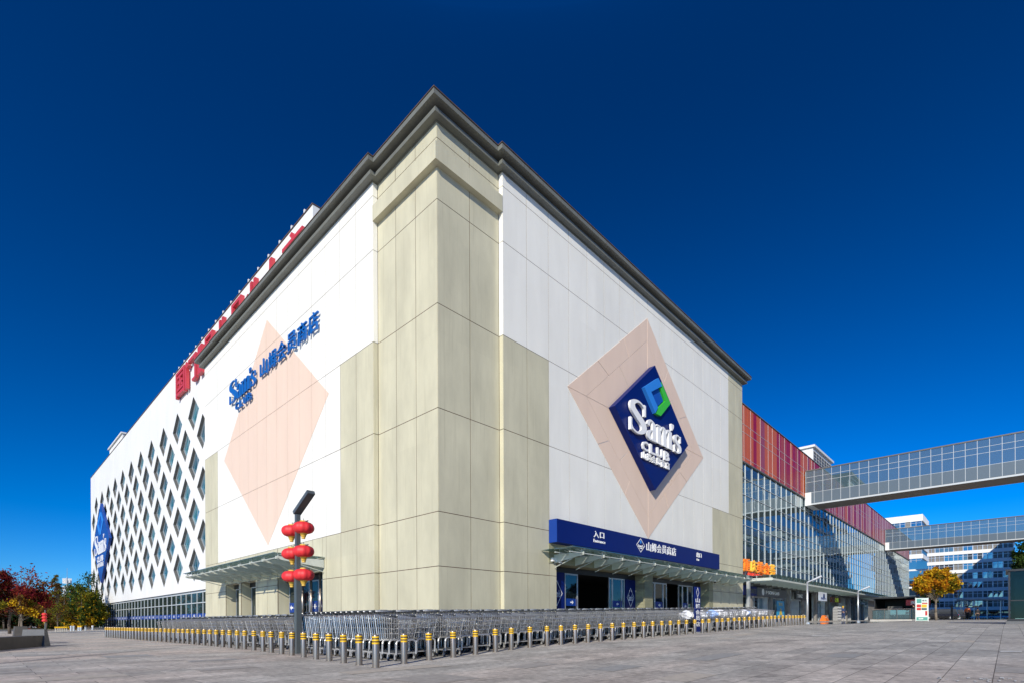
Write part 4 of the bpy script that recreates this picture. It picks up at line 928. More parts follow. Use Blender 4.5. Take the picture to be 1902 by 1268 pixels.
# ================================================================== SHOPPING TROLLEYS
def cart_parts():
    """nose at the origin pointing to -y, handle towards +y"""
    P={}
    b=MB(); r=.0062
    # basket: bottom rectangle low at the nose, open top
    bot=[(-.20,.10,.47),(.20,.10,.47),(.255,.82,.43),(-.255,.82,.43)]; top=[(-.245,.0,.90),(.245,.0,.90),(.295,.90,1.0),(-.295,.90,1.0)]
    V=lambda p:Vector(p)
    def lerp(a,c,t): return V(a)*(1-t)+V(c)*t
    for i in range(4):
        j=(i+1)%4; b.bar(top[i],top[j],.008,4); b.bar(bot[i],bot[j],.006,4); b.bar(top[i],bot[i],.007,4)
    for i,nw in ((0,6),(1,10),(2,6),(3,10)):
        j=(i+1)%4
        for k in range(1,nw): t=k/nw; b.bar(lerp(bot[i],bot[j],t),lerp(top[i],top[j],t),r,3,cap=False)
        for k in (1,2,3): t=k/4; b.bar(lerp(bot[i],top[i],t),lerp(bot[j],top[j],t),r*1.1,3,cap=False)
    for k in range(1,7): t=k/7; b.bar(lerp(bot[0],bot[1],t),lerp(bot[3],bot[2],t),r,3,cap=False)
    for k in range(1,6): t=k/6; b.bar(lerp(bot[0],bot[3],t),lerp(bot[1],bot[2],t),r,3,cap=False)
    P['basket']=(b,'chrome')
    s=MB()   # folding child seat, with added light-blocking sheets
    for k in range(8): x=-.24+.48*k/7; s.bar((x,.86,.99),(x*.92,.70,.80),r,3,cap=False)
    for z in (.84,.90,.96): s.bar((-.25,.72+(z-.8)*.8,z),(.25,.72+(z-.8)*.8,z),r,3,cap=False)
    s.add([(-.235,.80,.46),(.235,.80,.46),(.275,.86,.985),(-.275,.86,.985)],[(0,1,2,3)]); s.add([(-.22,.12,.474),(.22,.12,.474),(.25,.80,.436),(-.25,.80,.436)],[(0,1,2,3)])  # solid rear and floor sheets added to darken the gaps inside the basket
    P['seat_and_shade_sheets']=(s,'cart_plastic')
    f=MB()   # tubular frame: front hoop, base rails, rear uprights
    hoop=[(-.255,.10,.13),(-.255,.09,.36)]+[(-.255+.08*(1-math.cos(a)),.09,.36+.08*math.sin(a)) for a in (.4,.8,1.2,1.57)]
    hoop+=[(-p[0],p[1],p[2]) for p in reversed(hoop)]
    f.tube(hoop,.021,6)
    for sx in (-1,1):
        f.tube([(sx*.255,.10,.15),(sx*.27,.86,.17)],.014,5)
        f.bar((sx*.20,.12,.45),(sx*.25,.84,.42),.010,4)
    f.bar((-.255,.11,.155),(.255,.11,.155),.014,5); f.bar((-.27,.84,.17),(.27,.84,.17),.012,5)
    P['frame']=(f,'cart_frame')
    t=MB()
    for k in range(9): q=k/8; t.bar((-.19+.38*q,.20,.17),(-.24+.48*q,.84,.185),.0045,3,cap=False)
    for k in range(5): q=k/4; y=.22+.6*q; w=.20+.05*q; t.bar((-w,y,.17+.015*q),(w,y,.17+.015*q),.0045,3,cap=False)
    t.box(-.20,.20,.22,.80,.150,.162); P['lower_tray']=(t,'cart_plastic')
    for sx in (-1,1):
        h=MB(); h.tube([(sx*.27,.86,.17),(sx*.285,.90,.24),(sx*.285,.86,.60),(sx*.285,.92,1.0),(sx*.27,1.0,1.075)],.0115,5); h.bar((sx*.30,1.0,1.08),(sx*.225,1.0,1.08),.026,8); P['handle_post'+('' if sx<0 else ' b')]=(h,'cart_plastic')
    hb=MB(); hb.bar((-.224,1.0,1.08),(.224,1.0,1.08),.019,8,smooth=True); hb.box(-.10,.10,.98,1.02,1.101,1.118); P['handle']=(hb,'cart_frame')
    c=MB(); c.bar((-.012,0,.055),(.012,0,.055),.055,12,mi=0); c.bar((-.016,0,.055),(.016,0,.055),.034,10,mi=1); c.box(-.02,-.016,-.025,.02,.05,.125,2); c.box(.016,.02,-.025,.02,.05,.125,2); c.box(-.02,.02,-.025,.02,.125,.145,2)
    P['castor']=(c,['rubber','castor','cart_frame'])
    return P
CP=cart_parts(); CME={k:v[0].mesh(k.split()[0],v[1] if isinstance(v[1],list) else [v[1]]) for k,v in CP.items()}
CPOS=[(-.245,.15,0),(.245,.15,0),(-.27,.86,0),(.27,.86,0)]
cmats=['chrome','cart_frame','cart_plastic','rubber','castor']
one=MB(); one_f=MB()
for k,v in CP.items():
    ix=cmats.index(v[1]) if isinstance(v[1],str) else None
    if k!='castor': one.merge(v[0],mi=ix)
    else:
        for p in CPOS:
            tmp=MB(); tmp.merge(v[0]); tmp.m=[{0:3,1:4,2:1}[i] for i in tmp.m]; one.merge(tmp,Matrix.Translation(p))
one_me=one.mesh('shopping_trolley',cmats)
cart0=thing('shopping_trolley','','trolley')
for k in ('basket','seat_and_shade_sheets','frame','lower_tray','handle','handle_post','handle_post b'): link(k.split()[0],CME[k],cart0,(0,0,0))
for p in CPOS: link('castor',CME['castor'],cart0,p)
NEST=.265
slots=[]   # (x,y,rot,row,col,depth)
ncol=39
for c in range(ncol):
    x=-5.72+c*.675; y0=yR(min(45,max(0,int(c*1.1))))+.30
    if c<2: y0+=.25
    if 21<c<24: continue
    dep=15 if c<14 else 11
    jit=R.uniform(-.10,.10); lean=R.uniform(-.035,.035)
    for d in range(dep): slots.append((x+lean*d*NEST+R.uniform(-.01,.01),y0+jit+d*NEST,lean,'R',c,d))
ncl=24
for c in range(ncl):
    y=-1.35+c*.69; x0=-5.85+(.0 if c>3 else .2); jit=R.uniform(-.08,.08); lean=R.uniform(-.03,.03)
    for d in range(9): slots.append((x0+jit+d*NEST,y+lean*d*NEST,-math.pi/2+lean,'L',c,d))
def imp(s):
    d=(Vector((s[0],s[1],0))-Vector((CAM.x,CAM.y,0))).length
    vis=1 if s[5]==0 else .62 if s[5]==1 else .5 if s[5]==2 else .42-.012*s[5]
    if s[3]=='R' and s[4]==0: vis=.95
    if s[3]=='R' and s[4]==1: vis*=1.15
    return vis/d
slots.sort(key=lambda s:-imp(s))
first=True
rest=MB(); nst=0
for i,s in enumerate(slots):
    if i<292:
        if s[5]==0: lab='front silver trolley of the %s nest %s'%(ordn(s[4]+1),'rightwards from the corner bollard' if s[3]=='R' else 'going left, beyond the corner nests')
        elif s[3]=='R' and s[4]==0: lab='silver trolley seen side on, %s in the nest behind the corner bollard'%ordn(s[5]+1)
        else: lab='silver trolley nested behind others, only its rim and handle showing'
        if i<110:
            c=cart0 if i==0 else copy_tree(cart0)
        else: c=link('shopping_trolley',one_me)
        c['label']=lab; c['category']='trolley'; c['group']='silver shopping trolleys nested behind the bollards'
        c.location=(s[0],s[1],gz(s[0])); c.rotation_euler=(0,0,s[2])
    else:
        rest.merge(one,Matrix.Translation((s[0],s[1],gz(s[0])))@Matrix.Rotation(s[2],4,'Z'))
ro=rest.build('far_trolleys',cmats); tag(ro,'mass of silver shopping trolleys nested deep behind the front ones','trolley',kind='stuff')
# white plastic bundles in the trolleys at the right end
def blob(name,label,cat,x,y,z,rx_,ry_,rz_,m,group=None,seed=0):
    rr=random.Random(seed); bm=bmesh.new(); bmesh.ops.create_icosphere(bm,subdivisions=3,radius=1)
    ph=[(Vector((rr.gauss(0,1),rr.gauss(0,1),rr.gauss(0,1)))*rr.uniform(1.5,5),rr.uniform(0,6.28)) for _ in range(9)]
    for v in bm.verts:
        k=1+sum(.065*math.sin(v.co.dot(a)+b) for a,b in ph); v.co=Vector((v.co.x*rx_*k,v.co.y*ry_*k,v.co.z*rz_*k))
    me=bpy.data.meshes.new(name); bm.to_mesh(me); bm.free(); me.materials.append(M[m]); o=link(name,me,None,(x,y,z)); tag(o,label,cat,group); return o
for k in range(13):
    x=9.6+k*.79+R.uniform(-.1,.1); z=gz(x)+.76
    blob('plastic_bundle','crumpled %s plastic bundle, %s from left in the right end trolleys'%('pale blue' if k in (3,9) else 'white',ordn(k+1)),'bundle',x,-5.35+R.uniform(-.1,.1),z,.23,.34,.19,'plastic_blue' if k in (3,9) else 'plastic_bag','plastic bundles in the trolleys',k)
t=thing('roll_up_banner','narrow navy upright banner with white characters standing among the right trolleys','banner',(9.05,-5.6,gz(9)))
bx=on_y(-5.9,1291); b2=on_y(-5.9,1301); bz=gz(bx); mb=MB(); mb.box(bx,b2,-5.9,-5.87,bz+.05,bz+2.0,0); f=FR(-5.902)
for i,c in enumerate('山姆会员店'): text(mb,c,f,bx+.06,b2-.06,bz+1.32-i*.26,bz+1.53-i*.26,0,.004,.02,1)
P=[(0,.22),(.13,0),(0,-.22),(-.13,0)]; o,rx,ux,nx=map(Vector,f); cxx=(bx+b2)/2
for i in range(4):
    A,B=P[i],P[(i+1)%4]; mb.prism([(cxx+A[0],bz+1.76+A[1]),(cxx+B[0],bz+1.76+B[1]),(cxx+B[0]*.85,bz+1.76+B[1]*.85),(cxx+A[0]*.85,bz+1.76+A[1]*.85)],o,rx,ux,nx,0,.004,1)
mb.build('banner_sheet',['navy','letter'],t); mb=MB(); mb.box(bx-.02,b2+.02,-6.0,-5.78,bz,bz+.05); mb.build('base','alu',t)
# ================================================================== LANTERN POST
def lantern_post(x,y,label,gz0,full=True):
    t=thing('lamp_post',label,'lamp post',(x,y,gz0))
    mb=MB(); mb.box(x-.074,x+.074,y-.074,y+.074,gz0,gz0+2.05); mb.box(x-.056,x+.056,y-.056,y+.056,gz0+2.053,gz0+3.73); mb.build('pole','lamp',t)
    mb=MB(); d=Vector((0,-.92,.50)); p=Vector((x,y+.03,gz0+3.73)); q_=p+Vector((0,-.86,.42)); w=Vector((.10,0,0)); n=Vector((0,.45,.8)).normalized()*.10
    vs=[p-w,p+w,q_+w,q_-w]; vs=[v for v in vs]+[v+n for v in vs]
    mb.add(vs,[(0,1,2,3),(7,6,5,4),(0,4,5,1),(1,5,6,2),(2,6,7,3),(3,7,4,0)]); mb.build('lamp_head','lamp',t)
    mb=MB(); a=p.lerp(q_,.35)-n*.03; b=p.lerp(q_,.9)-n*.03; w2=w*.6; mb.add([a-w2,a+w2,b+w2,b-w2],[(0,1,2,3)]); mb.build('led_panel','frame_grey',t)
    mb=MB()
    for z in (3.48,2.86,2.24): mb.bar((x,y-.62,gz0+z),(x,y+.62,gz0+z),.018,6); mb.bar((x,y-.5,gz0+z),(x,y-.07,gz0+z+.10),.01,4); mb.bar((x,y+.5,gz0+z),(x,y+.07,gz0+z+.10),.01,4)
    mb.build('lantern_arm','lamp',t)
    return t
lx,ly=-6.19,-1.9
lantern_post(lx,ly,'dark grey lamp post hung with six red lanterns among the left bollards',0)
def make_lantern():
    t=thing('red_lantern','','lantern')
    mb=MB(); n=50; prof=[]; 
    for k in range(11):
        a=math.pi*(k/10); prof.append((max(.05,.275*math.sin(a)**.62),-.155*math.cos(a)))
    vs=[];fs=[]
    for r_,z in prof:
        for k in range(n): aa=2*math.pi*k/n; rr=r_*(.93+.06*abs(math.sin(5*aa))); vs.append((rr*math.cos(aa),rr*math.sin(aa),z))
    for i in range(10):
        for k in range(n): fs.append((i*n+k,i*n+(k+1)%n,(i+1)*n+(k+1)%n,(i+1)*n+k))
    mb.add(vs,fs,0,True); mb.build('lantern_body','lantern',t,(0,0,0))
    mb=MB(); mb.lathe((0,0,.14),[(.10,0),(.10,.04)],14); mb.lathe((0,0,-.19),[(.075,0),(.11,.05)],14); mb.lathe((0,0,-.245),[(.055,0),(.075,.045)],14); mb.lathe((0,0,-.29),[(.05,0),(.05,.04)],12); mb.build('gold_trim','gold',t,(0,0,0))
    mb=MB(); mb.bar((0,0,.18),(0,0,.25),.008,4); mb.build('hook','frame_grey',t,(0,0,0)); return t
l0=make_lantern(); i=0
for side,dy in (('nearer right',-.36),('farther left',.36)):
    for k,(nm,z) in enumerate((('top',3.33),('middle',2.71),('bottom',2.09))):
        l=l0 if i==0 else copy_tree(l0); i+=1; l.location=(lx,ly+dy,z); l.rotation_euler=(R.uniform(-.04,.04),R.uniform(-.04,.04),R.random()*6)
        l['label']='red lantern with gold trim, %s one on the %s side of the post'%(nm,side); l['category']='lantern'; l['group']='red lanterns on the lamp post'
# ================================================================== LEFT PLAZA FURNITURE
t=thing('granite_bench','long low granite planter bench with a raised slanted end block','bench',(-11,8.6,0))
mb=MB(); 
A=Vector((-10.35,10.0,0)); B=Vector((-12.6,5.2,0)); d=(B-A).normalized(); n_=Vector((-d.y,d.x,0))
if n_.x>0: n_=-n_
def P3(s,w,z): p=A+d*s+n_*w; return (p.x,p.y,z)
L=6.0
mb.add([P3(0,0,0),P3(L,0,0),P3(L,0,.40),P3(0,0,.40),P3(0,.55,0),P3(L,.55,0),P3(L,.55,.40),P3(0,.55,.40)],[(0,1,2,3),(5,4,7,6),(3,2,6,7),(0,3,7,4),(1,5,6,2)])
mb.build('bench_block','stone',t)
mb=MB(); mb.add([P3(-.12,-.08,0),P3(.36,-.08,0),P3(.16,.0,.62),P3(-.06,.0,.62),P3(-.12,.62,0),P3(.36,.62,0),P3(.16,.62,.62),P3(-.06,.62,.62)],[(0,1,2,3),(5,4,7,6),(3,2,6,7),(0,3,7,4),(1,5,6,2)]); mb.build('end_block','stone_b',t)
mb=MB()
for k in range(3): s=.9+k*1.4; mb.add([P3(s,.0-.004,.02),P3(s+.02,-.004,.02),P3(s+.02,-.004,.39),P3(s,-.004,.39)],[(0,1,2,3)])
mb.build('joint','black',t)
def wedge(name,label,x,y,w,l,h,m,cat='planter'):
    mb=MB(); mb.frust((x,y,0),w/2,l/2,(x,y,h),w/2*.72,l/2*.8); tag(mb.build(name,m),label,cat)
p_=at(38,21); wedge('granite_block','dark slanted granite block behind the long granite bench',p_[0],p_[1],.5,1.2,.72,'stone')
p_=at(49,23); wedge('planter_box','small red brown box behind the granite bench',p_[0],p_[1],.36,.36,.62,'rust_box')
p_=at(73,22); wedge('granite_block','pale granite block standing behind the bench end',p_[0],p_[1],.3,.4,.56,'stone_b')
p_=at(113,50); t=thing('road_barrier','white slatted road barrier with yellow top rail in front of the park trees','barrier',(p_[0],p_[1],0))
mb=MB(); mb.box(p_[0]-.45,p_[0]+.45,p_[1]-.15,p_[1]+.15,.36,.5); mb.build('top_rail','yellow',t); mb=MB()
for k in range(6): mb.box(p_[0]-.43+k*.16,p_[0]-.35+k*.16,p_[1]-.1,p_[1]+.1,0,.355)
mb.build('slat','concrete',t)
for k,(u,t_,m) in enumerate(((132,54,'alu'),(137,54,'alu'),(146,54,'yellow'),(150,54,'yellow'),(159,55,'lamp'),(172,58,'letter'))):
    q_=at(u,t_); o=thing('short_bollard','short far bollard with a %s top, %s from the road barrier'%({'alu':'grey','yellow':'yellow','lamp':'dark','letter':'white'}[m],ordn(k+1)),'bollard',(q_[0],q_[1],0),0,'short bollards by the park road')
    mb=MB(); mb.bar((q_[0],q_[1],0),(q_[0],q_[1],.4),.09,8); mb.build('post','alu',o); mb=MB(); mb.bar((q_[0],q_[1],.403),(q_[0],q_[1],.56),.10,8); mb.build('cap',m,o)
q_=at(84,34); lantern_post(q_[0],q_[1],'distant lamp post hung with a column of red lanterns by the park',-1.6) if False else None
t=thing('lamp_post','slim distant lamp post behind the far red lanterns','lamp post',(q_[0],q_[1],0)); mb=MB(); mb.bar((q_[0],q_[1],0),(q_[0],q_[1],1.7),.04,6); mb.build('pole','lamp',t)
for k in range(3):
    l=copy_tree(l0); l.location=(q_[0]-.05,q_[1]-.15,1.42-.20*k); l.scale=(.52,.52,.6); l['label']='distant small red lantern by the park trees, %s of three'%('top','middle','lowest')[k]; l['group']='far red lanterns by the park'
# ================================================================== TREES
def tree(name,label,x,y,z0,h,crown,leaves,mats,lsize,trunk_r=.12,bark='bark',seed=1,limbs=9,clear=None,group=None,bare=False,cat='tree'):
    """crown: list of (cx,cy,cz,rx,ry,rz) blobs relative to the foot, leaf quads scattered in clumps inside them"""
    rr=random.Random(seed); t=thing(name,label,cat,(x,y,z0),0,group)
    mb=MB(); pts=[Vector((x,y,z0))]; 
    for k in range(1,7): pts.append(Vector((x+rr.gauss(0,.02*h*.3),y+rr.gauss(0,.02*h*.3),z0+h*.92*k/6)))
    for k in range(6): mb.bar(pts[k],pts[k+1],trunk_r*(1-k/6.6),7,r2=trunk_r*(1-(k+1)/6.6),smooth=True)
    clumps=[]
    for b in crown:
        n=max(3,int(limbs*1.0))
        for k in range(n):
            v=Vector((rr.gauss(0,1),rr.gauss(0,1),rr.gauss(0,1))).normalized()*rr.random()**.33
            c=Vector((x+b[0]+v.x*b[3],y+b[1]+v.y*b[4],z0+b[2]+v.z*b[5])); clumps.append((c,min(b[3],b[4],b[5])*rr.uniform(.22,.42)))
    cl=clear if clear is not None else .25*h
    for c,_r in clumps[::2] if not bare else clumps:
        s=max(cl,min((c.z-z0)*.62,h*.85)); f=s/(h*.92)*6; k=min(5,int(f)); p0=pts[k].lerp(pts[k+1],f-k); mid=p0.lerp(c,.5)+Vector((rr.gauss(0,.12),rr.gauss(0,.12),rr.uniform(0,.25)))*h*.06
        r0=trunk_r*.32*(1-s/h*.6); mb.bar(p0,mid,r0,5,r2=r0*.6,smooth=True); mb.bar(mid,c,r0*.6,4,r2=r0*.15,smooth=True)
        if bare:
            for q in range(5):
                e=c+Vector((rr.gauss(0,1),rr.gauss(0,1),rr.uniform(.2,1.2)))*h*.07; mb.bar(mid.lerp(c,rr.random()),e,r0*.3,3,r2=r0*.06)
    mb.build('trunk',bark,t)
    if leaves:
        lf=MB(); per=leaves//len(clumps)
        for c,cr in clumps:
            mi0=rr.randrange(len(mats))
            for k in range(per):
                v=Vector((rr.gauss(0,.55),rr.gauss(0,.55),rr.gauss(0,.48)))*cr; p=c+v
                u=Vector((rr.gauss(0,1),rr.gauss(0,1),rr.gauss(0,.7))).normalized(); w=u.orthogonal().normalized(); a=rr.random()*6.28; w=(Matrix.Rotation(a,3,u)@w); s=lsize*rr.uniform(.6,1.35)
                w2=u.cross(w); lf.add([p-w*s,p+w2*s*.45,p+w*s,p-w2*s*.45],[(0,1,2,3)],mi0 if rr.random()<.7 else rr.randrange(len(mats)))
        lf.build('crown',mats,t)
    return t
# golden plaza tree on the right
q_=at(1739,54); tree('plane_tree','golden yellow broad crowned tree standing in front of the banded offices',q_[0],q_[1],.74,5.3,[(0,0,3.95,1.7,1.7,1.1),(-1.2,.95,3.7,1.0,1.0,.75),(.85,-.95,3.75,.95,.95,.8),(.2,-.1,4.85,1.0,1.0,.6)],24000,['l_yellow','l_orange','l_yellow','l_olive'],.125,.13,'bark_pale',3,34,1.9)
q_=at(1896,50); tree('dark_tree','dark evergreen tree behind the glass lift kiosk at the right edge',q_[0]+.3,q_[1]-.4,.7,7.6,[(0,0,5.2,1.0,1.0,2.2),(.2,-.6,4.4,1.1,1.1,1.6)],5000,['l_dgreen','l_dgreen','l_green'],.16,.12,'bark',5,14,2.0)
q_=at(1722,72); tree('young_tree','small green tree behind the information board beside the golden tree',q_[0],q_[1],.75,4.4,[(0,0,3.0,1.1,1.1,1.0)],1600,['l_green','l_dgreen'],.15,.07,'bark',6,9,1.2)
# park on the left
q_=at(18,42); tree('maple_tree','broad dark red maple at the left edge of the park',q_[0],q_[1],0,5.2,[(0,0,3.0,2.6,2.6,1.6),(-2.2,-.6,3.4,2.2,2.2,1.5),(1.3,.6,2.4,1.3,1.3,1.0),(-1.2,0,4.2,1.4,1.4,.9)],20000,['l_red','l_red','l_brown'],.11,.12,'bark',11,16,1.0)
q_=at(36,36); tree('yellow_maple','small yellow brown tree with thin trunk in front of the red maple',q_[0],q_[1],0,3.2,[(0,0,2.1,1.2,1.2,.65),(.5,-.4,1.7,.8,.8,.5)],3600,['l_yellow','l_olive','l_brown','l_brown'],.075,.05,'bark_pale',12,12,.9)
q_=at(40,50); tree('bare_tree','nearly leafless tall tree with a few brown leaves above the red maple',q_[0],q_[1],0,6.6,[(0,0,4.6,2.0,2.0,1.8)],420,['l_brown','l_red'],.12,.09,'bark_pale',13,22,1.6,bare=True)
q_=at(86,60); tree('bare_tree','thin half bare tree between the maple and the spindly conifer',q_[0],q_[1],0,5.4,[(0,0,3.8,1.8,1.8,1.3)],700,['l_brown','l_olive'],.11,.08,'bark',14,18,1.4,bare=True)
q_=at(107,56); tree('bare_conifer','spindly nearly bare conifer with a tall thin leader',q_[0],q_[1],0,6.4,[(0,0,2.6,1.1,1.1,1.7),(0,0,4.8,.5,.5,1.2)],2600,['l_brown','l_olive'],.09,.07,'bark',15,26,.5,bare=True)
parkt=[(140,70,6.6,'green leafy park tree with yellowing edges beside the white hall',['l_green','l_olive','l_olive'],4.6),(166,78,9.0,'tallest dark green park tree rising against the white hall',['l_green','l_dgreen','l_green'],4.2),(120,66,5.6,'rounded olive brown park tree right of the spindly conifer',['l_olive','l_brown','l_green'],3.2),(84,84,5.8,'dark brown green park tree behind the far red lanterns',['l_dgreen','l_brown','l_green'],3.4),(58,80,5.6,'dull green park tree behind the parked cars',['l_dgreen','l_brown'],3.4),(8,78,7.0,'dark green park tree behind the red maple at the left edge',['l_dgreen','l_brown'],4.2),(152,60,4.6,'low yellow green park tree by the far end of the white hall',['l_olive','l_yellow','l_green'],2.4)]
for k,(u,d_,h,lab,ms,rad) in enumerate(parkt):
    q_=at(u,d_); tree('park_tree',lab,q_[0],q_[1],0,h,[(0,0,h*.52,rad*.62,rad*.62,h*.40),(rad*.35,-rad*.3,h*.36,rad*.5,rad*.5,h*.28),(-rad*.4,rad*.3,h*.34,rad*.5,rad*.5,h*.28)],7000,ms,.17,.16,'bark',20+k,14,.8,'park trees left of the white hall')
# shrubs that close the gap under the park trees
hd=MB(); rr=random.Random(4)
for k in range(9000):
    u=rr.choice([rr.uniform(-60,36),rr.uniform(70,172)]); d_=rr.uniform(78,92); q_=at(u,d_); z=abs(rr.gauss(0,.9)); p=Vector((q_[0],q_[1],z)); a=Vector((rr.gauss(0,1),rr.gauss(0,1),rr.gauss(0,1))).normalized(); b=a.orthogonal().normalized(); s=rr.uniform(.12,.3); c=a.cross(b); hd.add([p-b*s,p+c*s*.6,p+b*s,p-c*s*.6],[(0,1,2,3)],rr.randrange(2))
tag(hd.build('undergrowth',['l_dgreen','l_brown']),'dark undergrowth beneath the park trees','shrubs',kind='stuff')
# trees and shrubs behind the camera and across the plaza, seen in the mall glass
for k,(x,y,h) in enumerate(((40,-38,8),(52,-40,9),(66,-41,8),(84,-40,8.5))):
    tree('plaza_tree','brown leaved plaza tree opposite the mall, %s from the store and outside the frame'%ordn(k+1),x,y,.7,h,[(0,0,h*.62,2.4,2.4,h*.28)],2200,['l_brown','l_olive'],.26,.16,'bark',40+k,12,2.0,'trees across the plaza')
# ================================================================== FAR THINGS
q_=at(125,300); t=thing('telecom_mast','distant lattice telecom mast with white antennas above the park trees','mast',(q_[0],q_[1],0))
mb=MB(); zt=.85+(1156-1062)*300/960; mb.bar((q_[0],q_[1],0),(q_[0],q_[1],zt-3),.7,5,r2=.35); mb.bar((q_[0],q_[1],zt-3),(q_[0],q_[1],zt+2.5),.12,4); mb.build('mast_pole','alu',t)
mb=MB()
for z in (zt-5,zt-9.5,zt-13):
    for a in range(6): mb.box(q_[0]+1.7*math.cos(a*1.047)-.35,q_[0]+1.7*math.cos(a*1.047)+.35,q_[1]+1.7*math.sin(a*1.047)-.35,q_[1]+1.7*math.sin(a*1.047)+.35,z-1.5,z+1.5)
mb.build('antenna','letter',t)
q_=at(72,200); t=thing('far_building','small dark flat roofed building far behind the bare trees','building',(q_[0],q_[1],0)); mb=MB(); mb.box(q_[0]-3.4,q_[0]+3.4,q_[1]-3,q_[1]+3,0,11.4); mb.box(q_[0]+.2,q_[0]+3.2,q_[1]-2,q_[1]+2,11.404,12.4); mb.build('wall','off_dark',t)
mb=MB(); mb.box(q_[0]-3.5,q_[0]+3.5,q_[1]-3.1,q_[1]-3.004,7.8,8.6); mb.build('window','off_glass',t)
# ================================================================== CARS
def car(label,x,y,rz,paint,suv=False,taxi=False):
    z=gz(x) if x>0 else 0; t=thing('parked_car',label,'car',(x,y,z+.01),rz,'parked cars')
    hgt=1.68 if suv else 1.46; L_=2.3; W_=.9
    def loft(sec,mats,name,par,mi=0):
        mb=MB(); n=len(sec[0]); vs=[p for s_ in sec for p in s_]; fs=[]
        for i in range(len(sec)-1):
            for k in range(n): fs.append((i*n+k,i*n+(k+1)%n,(i+1)*n+(k+1)%n,(i+1)*n+k))
        fs+=[tuple(range(n-1,-1,-1)),tuple(range((len(sec)-1)*n,len(sec)*n))]; mb.add(vs,fs,0,False); return mb.build(name,mats,par,(0,0,0))
    def sec(xx,w,z0,z1): return [(xx,-w,z0),(xx,w,z0),(xx,w*1.02,(z0+z1)/2),(xx,w*.93,z1),(xx,-w*.93,z1),(xx,-w*1.02,(z0+z1)/2)]
    body=loft([sec(-2.28,.70,.38,.72),sec(-2.18,.84,.26,.86),sec(-1.3,.9,.2,.95),sec(0,.9,.2,.93),sec(1.0,.9,.2,.90),sec(1.9,.85,.24,.78),sec(2.28,.70,.34,.62)],paint,'body',t)
    loft([sec(-1.75 if not suv else -2.1,.78,.93,.95),sec(-1.0 if not suv else -1.9,.66,.95,hgt),sec(.15,.66,.95,hgt),sec(1.0,.78,.9,.92)],'off_dark','cabin_glass',t)
    mb=MB(); mb.frust((-.45,0,hgt-.01),.75,.62,(-.45,0,hgt+.03),.6,.5); mb.build('roof',paint,t,(0,0,0))
    for sx in (-1.38,1.38):
        for sy in (-.84,.84):
            mb=MB(); mb.bar((0,-.1,0),(0,.1,0),.32,16); w=mb.build('wheel','tyre',t,(sx,sy,.32)); mb=MB(); mb.bar((0,-.108,0),(0,.108,0),.19,10); mb.build('rim','alu',w,(0,0,0))
    for sy in (-.6,.6):
        mb=MB(); mb.box(2.16,2.25,sy-.14,sy+.14,.55,.68); mb.build('headlight','letter',t,(0,0,0)); mb=MB(); mb.box(-2.26,-2.16,sy-.14,sy+.14,.66,.80); mb.build('tail_light','red',t,(0,0,0))
    if taxi: mb=MB(); mb.box(-.5,-.2,-.2,.2,hgt+.035,hgt+.16); mb.build('roof_sign','letter',t,(0,0,0))
for u,d_,pt,lab,suv,tx in ((50,128,'car_white','white car parked before the park trees on the left',0,0),(61,130,'car_yellow','yellow taxi parked right of the white car by the park',0,1)):
    q_=at(u,d_); car(lab,q_[0],q_[1],.1+R.uniform(-.1,.1),pt,suv,tx)
for u,d_,pt,lab,suv,tx in ((1733,84,'car_black','black car parked behind the information board',1,0),(1747,82,'car_black','black car parked beside the golden tree trunk, silver front showing',1,0),(1762,88,'car_black','dark car between the golden tree and the black pole',1,0),(1776,150,'car_yellow','orange taxi on the shaded street left of the walking person',0,1),(1836,150,'car_green','yellow green taxi on the shaded street',0,1),(1822,145,'car_silver','silver car on the shaded street left of the green taxi',0,0),(1856,140,'car_silver','silver car nearest the lift kiosk on the shaded street',1,0)):
    q_=at(u,d_); car(lab,q_[0],q_[1],1.57+R.uniform(-.1,.1),pt,suv,tx)
# street canopy in front of the offices and black pole
q_=at(1778,120); t=thing('street_canopy','long flat white canopy over the pavement before the shaded offices','canopy',(q_[0],q_[1],.75)); q2=at(1868,120); mb=MB()
mb.add([(q_[0],q_[1],5.2),(q2[0],q2[1],5.2),(q2[0]+4,q2[1]+1,5.2),(q_[0]+4,q_[1]+1,5.2),(q_[0],q_[1],5.6),(q2[0],q2[1],5.6),(q2[0]+4,q2[1]+1,5.6),(q_[0]+4,q_[1]+1,5.6)],[(0,3,2,1),(4,5,6,7),(0,1,5,4),(1,2,6,5),(2,3,7,6),(3,0,4,7)]); mb.build('canopy_roof','off_white',t); mb=MB()
for f_ in (.08,.35,.62,.9): p=(q_[0]+(q2[0]-q_[0])*f_,q_[1]+(q2[1]-q_[1])*f_); mb.bar((p[0]+1,p[1],.7),(p[0]+1,p[1],5.2),.12,6)
mb.build('column','alu',t)
q_=at(1768,66); t=thing('black_post','black post with a cross bar right of the golden tree','post',(q_[0],q_[1],.75)); mb=MB(); mb.bar((q_[0],q_[1],.7),(q_[0],q_[1],2.6),.11,6); mb.bar((q_[0]-.9,q_[1]+.6,2.45),(q_[0]+.3,q_[1]-.3,2.5),.05,5); mb.build('pole','black',t)
